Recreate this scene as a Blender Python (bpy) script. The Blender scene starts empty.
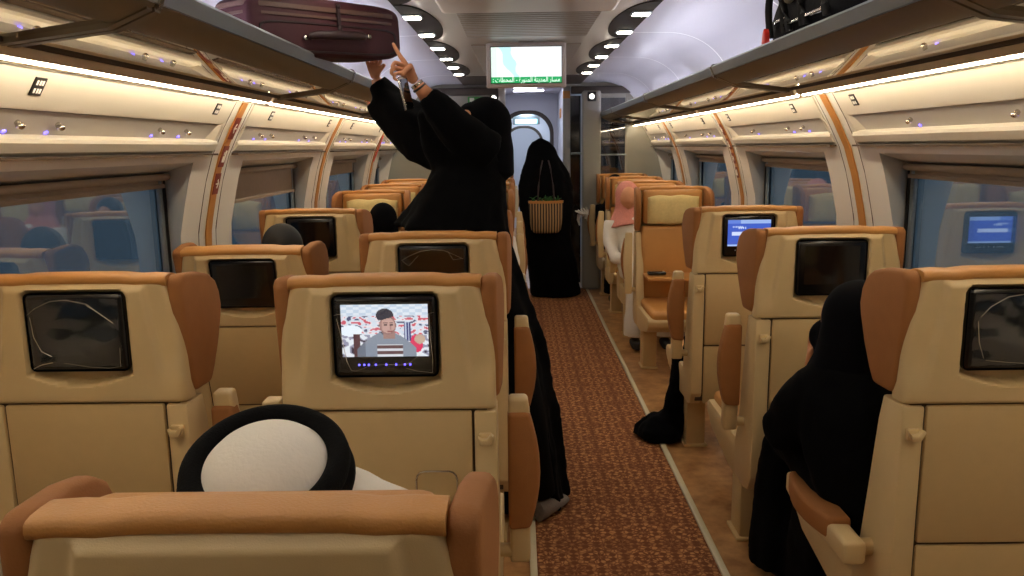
import bpy, bmesh, math, random
from mathutils import Vector, Matrix, Euler, noise
random.seed(7)
R = math.radians
scene = bpy.context.scene
COL = scene.collection
W, H, F = 1024, 576, 796.0
HC = 1.60                      # camera height
CX = 0.07                      # centre line of the coach
PITCH = math.atan((288 - 147) / F)
YAW = math.atan((520 - 512) / F)
ROLL = -0.014
cam_d = bpy.data.cameras.new('camera'); cam = bpy.data.objects.new('camera', cam_d); COL.objects.link(cam)
cam_d.sensor_width = 36; cam_d.lens = F / W * 36; cam_d.clip_start = .02
cam.location = (0, 0, HC)
cam.matrix_world = Matrix.Translation((0, 0, HC)) @ Matrix.Rotation(YAW, 4, 'Z') @ Matrix.Rotation(math.pi/2 - PITCH, 4, 'X') @ Matrix.Rotation(ROLL, 4, 'Z')
scene.camera = cam
CM = cam.matrix_world.copy()

def at(px, py, Y):
    """world point seen at pixel (px,py) at distance Y down the coach"""
    d = CM.to_3x3() @ Vector(((px - 512) / F, (288 - py) / F, -1))
    t = Y / d.y
    return Vector((0, 0, HC)) + d * t

# ------------------------------------------------------------------ materials
def nodes(name):
    m = bpy.data.materials.new(name); m.use_nodes = True
    nt = m.node_tree; b = nt.nodes['Principled BSDF']
    return m, nt, b
def srgb(c):
    return tuple(((v/255)/12.92 if v/255 <= .04045 else ((v/255+.055)/1.055)**2.4) for v in c)
def N(nt, t, **k):
    n = nt.nodes.new(t)
    for a, v in k.items():
        setattr(n, a, v)
    return n
def mat(name, rgb, rough=.5, metal=0, spec=.5, noise_amt=.06, noise_scale=30, bump=0, bump_scale=200, coat=0, sheen=0):
    m, nt, b = nodes(name)
    c = srgb(rgb)
    tc = N(nt, 'ShaderNodeTexCoord'); nz = N(nt, 'ShaderNodeTexNoise'); nz.inputs['Scale'].default_value = noise_scale
    nt.links.new(tc.outputs['Object'], nz.inputs['Vector'])
    mx = N(nt, 'ShaderNodeMix', data_type='RGBA')
    mx.inputs['A'].default_value = (*[v*(1-noise_amt) for v in c], 1); mx.inputs['B'].default_value = (*[min(1, v*(1+noise_amt)) for v in c], 1)
    nt.links.new(nz.outputs['Fac'], mx.inputs['Factor']); nt.links.new(mx.outputs['Result'], b.inputs['Base Color'])
    b.inputs['Roughness'].default_value = rough; b.inputs['Metallic'].default_value = metal
    b.inputs['Specular IOR Level'].default_value = spec
    b.inputs['Coat Weight'].default_value = coat
    b.inputs['Sheen Weight'].default_value = sheen
    if bump:
        n2 = N(nt, 'ShaderNodeTexNoise'); n2.inputs['Scale'].default_value = bump_scale; n2.inputs['Detail'].default_value = 3
        nt.links.new(tc.outputs['Object'], n2.inputs['Vector'])
        bp = N(nt, 'ShaderNodeBump'); bp.inputs['Strength'].default_value = bump; bp.inputs['Distance'].default_value = .004
        nt.links.new(n2.outputs['Fac'], bp.inputs['Height']); nt.links.new(bp.outputs['Normal'], b.inputs['Normal'])
    return m
def emit(name, rgb, strength, base=(200, 200, 200)):
    m, nt, b = nodes(name)
    b.inputs['Base Color'].default_value = (*srgb(base), 1)
    b.inputs['Emission Color'].default_value = (*srgb(rgb), 1); b.inputs['Emission Strength'].default_value = strength
    return m

M = {}
M['shell'] = mat('beige_plastic', (204, 178, 130), .42, noise_amt=.03, bump=.12, bump_scale=500)
M['shell_dark'] = mat('beige_plastic_panel', (196, 168, 118), .5, noise_amt=.04, bump=.15, bump_scale=500)
M['leather'] = mat('tan_leather', (190, 134, 70), .45, noise_amt=.10, noise_scale=9, bump=.25, bump_scale=260)
M['leather_shade'] = mat('tan_leather_shade', (152, 98, 48), .75, noise_amt=.08, bump=.2, bump_scale=300)  # same leather as the roll, wing shade put into the colour; also arm pads
M['cream'] = mat('cream_cloth', (214, 192, 132), .85, noise_amt=.12, noise_scale=60, bump=.3, bump_scale=90)
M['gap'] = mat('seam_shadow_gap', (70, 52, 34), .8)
M['bezel'] = mat('black_bezel', (14, 13, 14), .22, spec=.5, noise_amt=.2)
M['glassblack'] = mat('dark_display_glass', (12, 13, 15), .08, spec=.6, noise_amt=.2)
M['chrome'] = mat('chrome', (205, 200, 190), .18, metal=1, noise_amt=.02)
M['alu'] = mat('brushed_aluminium', (150, 160, 165), .38, metal=.75, noise_amt=.05)
M['bronze'] = mat('bronze_grey_beam', (112, 98, 76), .45, metal=.35, noise_amt=.04)
M['wall'] = mat('white_wall_laminate', (220, 216, 208), .40, noise_amt=.02, noise_scale=3)
M['panel'] = mat('cream_white_panel', (212, 204, 188), .35, noise_amt=.02, noise_scale=3)
M['recess'] = mat('grey_recess', (176, 170, 162), .5, noise_amt=.03)
M['reveal'] = mat('window_reveal_grey', (190, 184, 178), .55, noise_amt=.03)
M['orange'] = mat('tan_wood_strip', (188, 128, 62), .45, noise_amt=.08, noise_scale=12)
M['vault'] = mat('vault_white', (194, 192, 200), .32, noise_amt=.015, noise_scale=2)
M['seam'] = mat('vault_joint_light', (252, 252, 252), .35, noise_amt=.01)
M['ceil'] = mat('ceiling_taupe', (150, 143, 128), .38, metal=.15, noise_amt=.02, noise_scale=3)
M['scallop'] = mat('ceiling_dark_scallop', (50, 44, 33), .85, spec=.15, noise_amt=.05)
M['dark'] = mat('dark_bulkhead', (62, 52, 44), .5, noise_amt=.05)
M['grey'] = mat('partition_grey', (150, 146, 134), .42, noise_amt=.03)
M['blind'] = mat('roller_blind', (150, 132, 112), .8, noise_amt=.08, bump=.3, bump_scale=80)
M['rubber'] = mat('black_rubber', (22, 21, 22), .7)
M['abaya'] = mat('black_abaya_cloth', (5, 5, 7), .95, spec=.1, noise_amt=.3, noise_scale=14)
M['navy'] = mat('black_hood_cloth', (5, 5, 9), .95, spec=.1, noise_amt=.3, noise_scale=14)
M['skin'] = mat('skin', (202, 140, 100), .5, noise_amt=.08, noise_scale=25)
M['white_cloth'] = mat('white_cloth', (226, 220, 208), .85, noise_amt=.04, noise_scale=40, bump=.25, bump_scale=160)
M['agal'] = mat('black_agal_cord', (10, 10, 11), .95, spec=.15, noise_amt=.3, noise_scale=160, bump=.5, bump_scale=300)
M['pink'] = mat('red_white_shemagh', (205, 132, 118), .85, noise_amt=.35, noise_scale=120)
M['maroon'] = mat('maroon_suitcase_fabric', (68, 24, 32), .7, noise_amt=.12, noise_scale=80, bump=.3, bump_scale=320)
M['maroon_dk'] = mat('maroon_trim', (42, 20, 22), .6, noise_amt=.1)
M['zip'] = mat('brown_zip_band', (94, 68, 56), .5, noise_amt=.15, noise_scale=90)
M['bagblack'] = mat('black_bag_nylon', (20, 20, 24), .85, spec=.2, noise_amt=.3, noise_scale=25, bump=.4, bump_scale=70)
M['grey_shoe'] = mat('grey_knit_shoe', (118, 108, 100), .8, noise_amt=.2, noise_scale=120, bump=.3, bump_scale=200)
M['signred'] = mat('dark_red_sign', (122, 36, 24), .45)
M['signwhite'] = mat('sign_white', (240, 236, 228), .5)
M['signblack'] = mat('black_label', (28, 24, 22), .45)
M['red'] = mat('fire_red', (206, 44, 26), .4)
M['green'] = mat('sign_green', (70, 150, 70), .5)
M['housing'] = mat('tan_light_housing', (200, 180, 145), .45)
M['strip'] = emit('warm_led_diffuser', (255, 240, 214), 29)
M['lamp'] = emit('downlight_lens', (255, 242, 220), 46)
M['cove'] = emit('cool_led', (236, 236, 255), 44)
M['blue_led'] = emit('blue_led', (70, 60, 255), 4)
M['vest'] = mat('vestibule_white', (200, 202, 212), .4, noise_amt=.02)

def glass_mat(name, tint, refl, rough, trans_tint):
    m = bpy.data.materials.new(name); m.use_nodes = True; nt = m.node_tree; nt.nodes.clear()
    out = N(nt, 'ShaderNodeOutputMaterial'); mix = N(nt, 'ShaderNodeMixShader')
    g = N(nt, 'ShaderNodeBsdfGlossy'); g.inputs['Color'].default_value = (*tint, 1); g.inputs['Roughness'].default_value = rough
    t = N(nt, 'ShaderNodeBsdfTransparent'); t.inputs['Color'].default_value = (*trans_tint, 1)
    lw = N(nt, 'ShaderNodeLayerWeight'); lw.inputs['Blend'].default_value = .25
    mr = N(nt, 'ShaderNodeMapRange'); mr.inputs['To Min'].default_value = refl; mr.inputs['To Max'].default_value = min(1, refl + .35)
    nt.links.new(lw.outputs['Fresnel'], mr.inputs['Value']); nt.links.new(mr.outputs['Result'], mix.inputs['Fac'])
    nt.links.new(t.outputs[0], mix.inputs[1]); nt.links.new(g.outputs[0], mix.inputs[2]); nt.links.new(mix.outputs[0], out.inputs[0])
    return m
M['winglass'] = glass_mat('window_glass', (.66, .74, .82), .38, .03, (.66, .75, .82))
M['rackglass'] = glass_mat('rack_glass', (.92, .91, .86), .78, .02, (.30, .30, .28))
M['partglass'] = glass_mat('partition_glass', (.8, .8, .8), .12, .01, (.32, .31, .30))
M['film'] = glass_mat('plastic_film', (1, .95, .85), .05, .12, (.93, .93, .92))
M['crease'] = mat('film_crease', (190, 180, 160), .15, spec=1, noise_amt=.2)

# carpet with rosettes
def carpet_mat():
    m, nt, b = nodes('patterned_carpet')
    L = nt.links
    geo = N(nt, 'ShaderNodeNewGeometry')
    mp = N(nt, 'ShaderNodeMapping'); mp.inputs['Scale'].default_value = (1/.20, 1/.20, 0)
    L.new(geo.outputs['Position'], mp.inputs['Vector'])
    def layer(off):
        ad = N(nt, 'ShaderNodeVectorMath', operation='ADD'); ad.inputs[1].default_value = off
        L.new(mp.outputs[0], ad.inputs[0])
        fr = N(nt, 'ShaderNodeVectorMath', operation='FRACTION'); L.new(ad.outputs[0], fr.inputs[0])
        sb = N(nt, 'ShaderNodeVectorMath', operation='SUBTRACT'); sb.inputs[1].default_value = (.5, .5, 0); L.new(fr.outputs[0], sb.inputs[0])
        sp = N(nt, 'ShaderNodeSeparateXYZ'); L.new(sb.outputs[0], sp.inputs[0])
        an = N(nt, 'ShaderNodeMath', operation='ARCTAN2'); L.new(sp.outputs[1], an.inputs[0]); L.new(sp.outputs[0], an.inputs[1])
        ln = N(nt, 'ShaderNodeVectorMath', operation='LENGTH'); L.new(sb.outputs[0], ln.inputs[0])
        ml = N(nt, 'ShaderNodeMath', operation='MULTIPLY'); ml.inputs[1].default_value = 10; L.new(an.outputs[0], ml.inputs[0])
        cs = N(nt, 'ShaderNodeMath', operation='COSINE'); L.new(ml.outputs[0], cs.inputs[0])
        rg = N(nt, 'ShaderNodeMath', operation='MULTIPLY'); rg.inputs[1].default_value = 34; L.new(ln.outputs['Value'], rg.inputs[0])
        rc = N(nt, 'ShaderNodeMath', operation='COSINE'); L.new(rg.outputs[0], rc.inputs[0])
        su = N(nt, 'ShaderNodeMath', operation='ADD'); L.new(cs.outputs[0], su.inputs[0]); L.new(rc.outputs[0], su.inputs[1])
        gt = N(nt, 'ShaderNodeMapRange'); gt.inputs['From Min'].default_value = -.3; gt.inputs['From Max'].default_value = .5
        L.new(su.outputs[0], gt.inputs['Value'])
        ins = N(nt, 'ShaderNodeMath', operation='LESS_THAN'); ins.inputs[1].default_value = .47; L.new(ln.outputs['Value'], ins.inputs[0])
        r = N(nt, 'ShaderNodeMath', operation='MULTIPLY'); L.new(gt.outputs[0], r.inputs[0]); L.new(ins.outputs[0], r.inputs[1])
        return r
    a = layer((0, 0, 0)); c = layer((.5, .5, 0))
    mx = N(nt, 'ShaderNodeMath', operation='MAXIMUM'); L.new(a.outputs[0], mx.inputs[0])
    c2 = N(nt, 'ShaderNodeMath', operation='MULTIPLY'); c2.inputs[1].default_value = .6; L.new(c.outputs[0], c2.inputs[0]); L.new(c2.outputs[0], mx.inputs[1])
    vo = N(nt, 'ShaderNodeTexVoronoi', feature='DISTANCE_TO_EDGE'); vo.inputs['Scale'].default_value = 46; L.new(geo.outputs['Position'], vo.inputs['Vector'])
    ve = N(nt, 'ShaderNodeMapRange'); ve.inputs['From Max'].default_value = .18; L.new(vo.outputs['Distance'], ve.inputs['Value'])
    mm = N(nt, 'ShaderNodeMath', operation='MULTIPLY'); L.new(mx.outputs[0], mm.inputs[0]); L.new(ve.outputs[0], mm.inputs[1])
    mix = N(nt, 'ShaderNodeMix', data_type='RGBA'); mix.inputs['A'].default_value = (*srgb((112, 68, 44)), 1); mix.inputs['B'].default_value = (*srgb((184, 132, 86)), 1)
    L.new(mm.outputs[0], mix.inputs['Factor']); L.new(mix.outputs['Result'], b.inputs['Base Color'])
    b.inputs['Roughness'].default_value = .95; b.inputs['Specular IOR Level'].default_value = .15
    return m
M['carpet'] = carpet_mat()
def floor_mat():
    m, nt, b = nodes('marbled_vinyl'); L = nt.links
    geo = N(nt, 'ShaderNodeNewGeometry')
    n1 = N(nt, 'ShaderNodeTexNoise'); n1.inputs['Scale'].default_value = 9; n1.inputs['Detail'].default_value = 6; n1.inputs['Roughness'].default_value = .6
    L.new(geo.outputs['Position'], n1.inputs['Vector'])
    cr = N(nt, 'ShaderNodeValToRGB'); L.new(n1.outputs['Fac'], cr.inputs['Fac'])
    cr.color_ramp.elements[0].position = .35; cr.color_ramp.elements[0].color = (*srgb((140, 96, 54)), 1)
    cr.color_ramp.elements[1].position = .7; cr.color_ramp.elements[1].color = (*srgb((196, 150, 98)), 1)
    L.new(cr.outputs['Color'], b.inputs['Base Color']); b.inputs['Roughness'].default_value = .32
    return m
M['floor'] = floor_mat()
def weave_mat():
    m, nt, b = nodes('striped_basket_weave'); L = nt.links
    tc = N(nt, 'ShaderNodeTexCoord'); w = N(nt, 'ShaderNodeTexWave'); w.bands_direction = 'X'; w.inputs['Scale'].default_value = 11; w.inputs['Distortion'].default_value = .8
    L.new(tc.outputs['Object'], w.inputs['Vector'])
    cr = N(nt, 'ShaderNodeValToRGB'); L.new(w.outputs['Fac'], cr.inputs['Fac'])
    cr.color_ramp.elements[0].position = .4; cr.color_ramp.elements[0].color = (*srgb((44, 30, 20)), 1)
    cr.color_ramp.elements[1].position = .55; cr.color_ramp.elements[1].color = (*srgb((168, 134, 92)), 1)
    L.new(cr.outputs['Color'], b.inputs['Base Color']); b.inputs['Roughness'].default_value = .7
    return m
M['weave'] = weave_mat()
def slat_mat():
    m, nt, b = nodes('ribbed_ceiling'); L = nt.links
    geo = N(nt, 'ShaderNodeNewGeometry'); w = N(nt, 'ShaderNodeTexWave'); w.bands_direction = 'Y'; w.inputs['Scale'].default_value = 3
    L.new(geo.outputs['Position'], w.inputs['Vector'])
    b.inputs['Base Color'].default_value = (*srgb((146, 136, 120)), 1); b.inputs['Roughness'].default_value = .3; b.inputs['Metallic'].default_value = .3
    return m
def paint_mat(name, strength):
    """a screen picture stored in the mesh's colours (the screen gives the light itself)"""
    m, nt, b = nodes(name); L = nt.links
    a = N(nt, 'ShaderNodeVertexColor'); a.layer_name = 'pic'
    b.inputs['Base Color'].default_value = (.01, .01, .01, 1); b.inputs['Roughness'].default_value = .15
    L.new(a.outputs['Color'], b.inputs['Emission Color']); b.inputs['Emission Strength'].default_value = strength
    return m
M['tvpic'] = paint_mat('overhead_screen_picture', 1.05)
M['seatpic'] = paint_mat('seat_screen_picture', 1.0)

# ------------------------------------------------------------------ mesh helpers
class MB:
    def __init__(s): s.v = []; s.f = []
    def add(s, vs, fs):
        o = len(s.v); s.v += [Vector(p) for p in vs]; s.f += [tuple(i + o for i in f) for f in fs]; return s
    def box(s, x0, x1, y0, y1, z0, z1, bev=0, seg=2, mtx=None):
        bm = bmesh.new(); bmesh.ops.create_cube(bm, size=1)
        bmesh.ops.scale(bm, vec=(x1-x0, y1-y0, z1-z0), verts=bm.verts); bmesh.ops.translate(bm, vec=((x0+x1)/2, (y0+y1)/2, (z0+z1)/2), verts=bm.verts)
        if bev: bmesh.ops.bevel(bm, geom=bm.edges[:], offset=bev, segments=seg, profile=.5, affect='EDGES')
        return s.bm(bm, mtx)
    def bm(s, bm, mtx=None):
        if mtx is not None: bmesh.ops.transform(bm, matrix=mtx, verts=bm.verts)
        bm.verts.ensure_lookup_table()
        s.add([v.co.copy() for v in bm.verts], [tuple(v.index for v in f.verts) for f in bm.faces]); bm.free(); return s
    def prism(s, outline, axis, a, b, bev=0, seg=2, mtx=None):
        """outline: list of 2D points; axis 'x': (y,z) outline swept along x; 'y': (x,z); 'z': (x,y)"""
        def P(p, t):
            return {'x': (t, p[0], p[1]), 'y': (p[0], t, p[1]), 'z': (p[0], p[1], t)}[axis]
        bm = bmesh.new()
        A = [bm.verts.new(P(p, a)) for p in outline]; B = [bm.verts.new(P(p, b)) for p in outline]
        n = len(outline); bm.faces.new(A[::-1]); bm.faces.new(B)
        for i in range(n): bm.faces.new((A[i], A[(i+1) % n], B[(i+1) % n], B[i]))
        bmesh.ops.recalc_face_normals(bm, faces=bm.faces)
        if bev:
            big = [e for e in bm.edges if (len(e.link_faces) == 2 and e.calc_face_angle(0) > .5)]
            bmesh.ops.bevel(bm, geom=big, offset=bev, segments=seg, profile=.5, affect='EDGES', clamp_overlap=True)
        return s.bm(bm, mtx)
    def loft(s, rings, cap=True, closed=True):
        n = len(rings[0]); o = []; fs = []
        for r in rings: o += list(r)
        for i in range(len(rings)-1):
            for j in range(n if closed else n-1):
                k = (j+1) % n
                fs.append((i*n+j, i*n+k, (i+1)*n+k, (i+1)*n+j))
        if cap and closed:
            fs.append(tuple(range(n))[::-1]); fs.append(tuple(range((len(rings)-1)*n, len(rings)*n)))
        return s.add(o, fs)
    def tube(s, path, r, n=10, flat=1.0, up=Vector((0, 0, 1))):
        path = [Vector(p) for p in path]; rings = []
        rs = r if isinstance(r, (list, tuple)) else [r]*len(path)
        for i, p in enumerate(path):
            d = (path[min(i+1, len(path)-1)] - path[max(i-1, 0)]).normalized()
            u = up if abs(d.dot(up)) < .95 else Vector((0, 1, 0))
            a = d.cross(u).normalized(); b = a.cross(d).normalized()
            rings.append([p + a*math.cos(t)*rs[i] + b*math.sin(t)*rs[i]*flat for t in [2*math.pi*k/n for k in range(n)]])
        return s.loft(rings)
    def ell(s, c, r, n=20, m=12, rot=None):
        c = Vector(c); vs = []; fs = []
        for i in range(m+1):
            th = math.pi*i/m
            for j in range(n):
                ph = 2*math.pi*j/n
                p = Vector((r[0]*math.sin(th)*math.cos(ph), r[1]*math.sin(th)*math.sin(ph), r[2]*math.cos(th)))
                if rot: p = rot @ p
                vs.append(c+p)
        for i in range(m):
            for j in range(n):
                k = (j+1) % n; fs.append((i*n+j, i*n+k, (i+1)*n+k, (i+1)*n+j))
        return s.add(vs, fs)
    def build(s, name, m, parent=None, ang=40, loc=None, rotz=None, weld=True):
        me = bpy.data.meshes.new(name); bm = bmesh.new()
        vs = [bm.verts.new(p) for p in s.v]; bm.verts.ensure_lookup_table()
        for f in s.f:
            try: bm.faces.new([vs[i] for i in f])
            except ValueError: pass
        if weld: bmesh.ops.remove_doubles(bm, verts=bm.verts, dist=1e-5)
        bmesh.ops.recalc_face_normals(bm, faces=bm.faces)
        bm.to_mesh(me); bm.free()
        me.materials.append(m if not isinstance(m, str) else M[m])
        for p in me.polygons: p.use_smooth = True
        me.set_sharp_from_angle(angle=R(ang))
        o = bpy.data.objects.new(name, me); COL.objects.link(o)
        if parent: o.parent = parent
        if loc is not None: o.location = loc
        if rotz is not None: o.rotation_euler = (0, 0, rotz)
        return o

def empty(name, loc=(0, 0, 0), rz=0):
    o = bpy.data.objects.new(name, None); COL.objects.link(o); o.location = loc; o.rotation_euler = (0, 0, rz); o.empty_display_size = .05
    return o
def tag(o, label=None, cat=None, group=None, kind=None):
    if label: o['label'] = label
    if cat: o['category'] = cat
    if group: o['group'] = group
    if kind: o['kind'] = kind
    return o
def struct(o): o['kind'] = 'structure'; return o
def copy_tree(o, parent=None):
    c = o.copy(); COL.objects.link(c)
    if parent: c.parent = parent
    for ch in list(o.children):
        copy_tree(ch, c)
    return c
def picture(name, m, w, h, nx, ny, fn, parent, mtx):
    """flat screen image: nx*ny cells coloured by fn(u,v), u right, v up; lies in local XZ plane"""
    vs = []; fs = []; cols = []
    for j in range(ny+1):
        for i in range(nx+1):
            vs.append(mtx @ Vector((-w/2 + w*i/nx, 0, -h/2 + h*j/ny)))
    for j in range(ny):
        for i in range(nx):
            a = j*(nx+1)+i; fs.append((a, a+1, a+nx+2, a+nx+1)); cols.append(fn((i+.5)/nx, (j+.5)/ny))
    me = bpy.data.meshes.new(name); me.from_pydata(vs, [], fs)
    ca = me.color_attributes.new('pic', 'FLOAT_COLOR', 'CORNER')
    buf = []
    for c in cols:
        l = srgb(c); buf += [*l, 1]*4
    ca.data.foreach_set('color', buf)
    me.materials.append(M[m]); o = bpy.data.objects.new(name, me); COL.objects.link(o); o.parent = parent
    return o

# ------------------------------------------------------------------ the coach shell
Y0, Y1 = -1.3, 9.05          # ends of the saloon
P0, BAY = 3.72, 2.02         # first visible pillar and the spacing of the window bays
ZC = 2.28                    # ceiling
def curve_x(z):              # half width of the wall at height z
    pts = [(0, 1.50), (.5, 1.54), (.95, 1.55), (1.24, 1.535), (1.45, 1.488), (1.58, 1.445), (1.70, 1.385), (1.82, 1.315), (1.9, 1.29), (2.4, 1.27)]
    for (a, xa), (b, xb) in zip(pts, pts[1:]):
        if z <= b: return xa + (xb-xa)*(z-a)/(b-a)
    return pts[-1][1]
ZB, ZT = .93, 1.553          # window opening
pillars = [P0 + BAY*k for k in range(-3, 3)]   # the first one stands behind the end wall and is skipped
for side, nm in ((-1, 'left'), (1, 'right')):
    X = lambda rel: CX + side*rel
    w = MB()
    # strips along the whole wall: below and above the windows
    def strip(zs, ya, yb, off=0):
        vs = []; fs = []
        for z in zs: vs += [(X(curve_x(z)-off), ya, z), (X(curve_x(z)-off), yb, z)]
        for i in range(len(zs)-1): fs.append((2*i, 2*i+1, 2*i+3, 2*i+2))
        w.add(vs, fs)
    strip([0, .25, .5, .75, ZB], Y0, Y1)
    for k, P in enumerate(pillars):
        if k == 0: continue
        a, b = P-.30, min(P+.32, Y1)
        if k == 1: a = Y0
        strip([ZB+(ZT-ZB)*i/8 for i in range(9)], a, b)
        # reveal of the window bay after this pillar
        o0, o1 = P+.32, P+BAY-.30
        g0, g1 = P+.27, (P+BAY-.21 if k < 5 else Y1-.12)
        if k == 5: o1 = Y1-.08
        gx = 1.63; gz0, gz1 = ZB+.05, 1.508
        zz = [ZB+(ZT-ZB)*i/8 for i in range(9)]; gg = [gz0+(gz1-gz0)*i/8 for i in range(9)]
        for oy, gy in ((o0, g0), (o1, g1)):
            vs = []; fs = []
            for z, g in zip(zz, gg): vs += [(X(curve_x(z)), oy, z), (X(gx), gy, g)]
            for i in range(8): fs.append((2*i, 2*i+1, 2*i+3, 2*i+2))
            MBw = w.add(vs, fs)
        w.add([(X(curve_x(ZT)), o0, ZT), (X(curve_x(ZT)), o1, ZT), (X(gx), g1, gz1), (X(gx), g0, gz1)], [(0, 1, 2, 3)])
        w.add([(X(curve_x(ZB)), o0, ZB), (X(curve_x(ZB)), o1, ZB), (X(gx), g1, gz0), (X(gx), g0, gz0)], [(0, 1, 2, 3)])
    strip([1.82, 1.9, 2.0, 2.2, 2.42], Y0, Y1)
    strip([ZT, 1.58, 1.592], Y0, Y1)
    for k, P in enumerate(pillars):
        if k == 0: continue
        strip([1.592, 1.62, 1.66, 1.70, 1.76, 1.82], P-.12, min(P+.13, Y1))
        for ye in (P-.12, P+.13):
            if ye > Y1: continue
            zz = [1.592, 1.62, 1.66, 1.70, 1.76, 1.82]
            for z0, z1 in zip(zz, zz[1:]): w.add([(X(curve_x(z0)), ye, z0), (X(curve_x(z1)), ye, z1), (X(curve_x(z1)+.07), ye, z1), (X(curve_x(z0)+.07), ye, z0)], [(0, 1, 2, 3)])
    strip([1.592, 1.62, 1.66, 1.70, 1.76, 1.82], Y0, Y1, off=-.07)
    for zl in (1.592, 1.82): w.add([(X(curve_x(zl)), Y0, zl), (X(curve_x(zl)), Y1, zl), (X(curve_x(zl)+.07), Y1, zl), (X(curve_x(zl)+.07), Y0, zl)], [(0, 1, 2, 3)])
    wo = w.build('wall_' + nm, 'wall', ang=25); struct(wo)
    # windows
    for k, P in enumerate(pillars):
        if k == 0: continue
        g0, g1 = P+.27, (P+BAY-.21 if k < 5 else Y1-.12)
        fr = MB()
        gx = 1.63; gz0, gz1 = ZB+.05, 1.508; t = .03
        xs = sorted((X(gx-.012), X(gx+.03)))
        for (ya, yb, za, zb) in ((g0, g0+t, gz0, gz1), (g1-t, g1, gz0, gz1), (g0+t, g1-t, gz0, gz0+t), (g0+t, g1-t, gz1-t, gz1)):
            fr.box(xs[0], xs[1], ya, yb, za, zb, .004)
        wn = fr.build('window_%d' % (k+1 + (6 if side > 0 else 0)), 'rubber'); struct(wn)
        gl = MB(); xg = sorted((X(gx+.004), X(gx+.016)))
        gl.box(xg[0], xg[1], g0+t, g1-t, gz0+t, gz1-t); gl.build('pane', 'winglass', wn)
        al = MB(); xa = sorted((X(gx-.02), X(gx-.002)))
        al.box(xa[0], xa[1], g1-t-.055, g1-t-.028, gz0+t, gz1-t, .003); al.box(xa[0], xa[1], g0+t+.028, g0+t+.055, gz0+t, gz1-t, .003)
        al.build('side_rail', 'alu', wn)
        bl = MB(); bz = gz1 - .045
        n = 10; ring = []
        bx = gx-.035
        bl.tube([(X(bx), g0+.035, gz1-.015), (X(bx), g1-.035, gz1-.015)], .015, 14)
        if side < 0 and k >= 3: bz = gz1 - (.17 if k == 3 else .10)
        xb = sorted((X(bx+.018), X(bx+.021)))
        bl.box(xb[0], xb[1], g0+.04, g1-.04, bz, gz1-.01); xb = sorted((X(bx+.01), X(bx+.026)))
        bl.box(xb[0], xb[1], g0+.04, g1-.04, bz-.018, bz, .003)
        bl.build('roller_blind', 'blind', wn)
    XP = lambda rel: X(rel + .025)
    # service panels between the pillars, over each window
    for k, P in enumerate(pillars):
        if k == 0: continue
        a, b = P+.132, min(P+BAY-.122, Y1-.01)
        sp = empty('service_panel', (XP(1.36), (a+b)/2, 1.6)); base = sp.location.copy()
        tag(sp, cat='panel')
        sp['_k'] = k
        def pp(prof, name, m, y0=a, y1=b, parent=sp, caps=True):
            q = MB(); ring0 = [Vector((XP(px), y0, pz)) - base for px, pz in prof]; ring1 = [Vector((XP(px), y1, pz)) - base for px, pz in prof]
            q.loft([ring0, ring1]); return q.build(name, m, parent, ang=30)
        pp([(1.287, 1.812), (1.292, 1.806), (1.342, 1.722), (1.348, 1.716), (1.40, 1.716), (1.34, 1.83)], 'upper_board', 'panel')
        pp([(1.358, 1.714), (1.362, 1.718), (1.430, 1.718), (1.435, 1.640), (1.425, 1.638)], 'recess_channel', 'recess')
        q = MB()  # lower lip: rounded
        prof = [(1.43, 1.656), (1.395, 1.650), (1.384, 1.640), (1.384, 1.628), (1.402, 1.602), (1.424, 1.594), (1.47, 1.594), (1.47, 1.656)]
        pp(prof, 'lower_lip', 'panel')
        # end cheeks of the channel
        for yy, sgn in ((a, 1), (b, -1)):
            q = MB(); tri = [(1.340, 1.722), (1.390, 1.645), (1.44, 1.645), (1.44, 1.722)]
            r0 = [Vector((XP(px), yy, pz)) - base for px, pz in tri]; r1 = [Vector((XP(px), yy + sgn*(.03 if px < 1.41 else .12), pz)) - base for px, pz in tri]
            q.loft([r0, r1]); q.build('end_cheek', 'panel', sp)
        q = MB()
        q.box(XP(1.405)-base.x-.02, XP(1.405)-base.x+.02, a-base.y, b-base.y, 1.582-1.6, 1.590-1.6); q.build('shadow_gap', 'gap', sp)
        # reading lamps
        for fy in ((.35, .55, 1.25, 1.5) if side < 0 else (.38, .62, 1.30)):
            ly = a + fy*(b-a)/1.85
            if ly > Y1-.1: continue
            rl = empty('reading_lamp', (XP(1.405)-base.x, ly-base.y, .095)); rl.parent = sp
            q = MB(); q.tube([(0, 0, .006), (-side*.012, 0, -.004), (-side*.030, -.01, -.018)], [.007, .008, .009], 10); q.ell((-side*.034, -.012, -.022), (.012, .012, .010), 12, 8)
            o = q.build('lamp_head', 'chrome', rl)
            q = MB(); q.ell((side*.004, -.03, -.034), (.008, .012, .006), 10, 6); q.build('blue_indicator', 'blue_led', rl)
        # seat number plates
        for fy in (.18, .90):
            ly = a + fy*(b-a); q = MB()
            c = Vector((XP(1.3105)-base.x, ly-base.y, 1.775-1.6)); n = Vector((-side*.084, 0, -.050)).normalized(); u = Vector((-side*.077, 0, .083)).normalized()*1.0
            u = Vector((side*-.51, 0, .86)); e = Vector((0, 1, 0))
            pts = [c + e*sx*.025 + u*sz*.026 + n*.0035 for sx, sz in ((-1, -1), (1, -1), (1, 1), (-1, 1))]
            pb = [p - n*.006 for p in pts]
            q.add(pts+pb, [(0, 1, 2, 3), (7, 6, 5, 4), (0, 1, 5, 4), (1, 2, 6, 5), (2, 3, 7, 6), (3, 0, 4, 7)])
            pl = q.build('number_plate', 'signblack', sp)
            q = MB()
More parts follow.
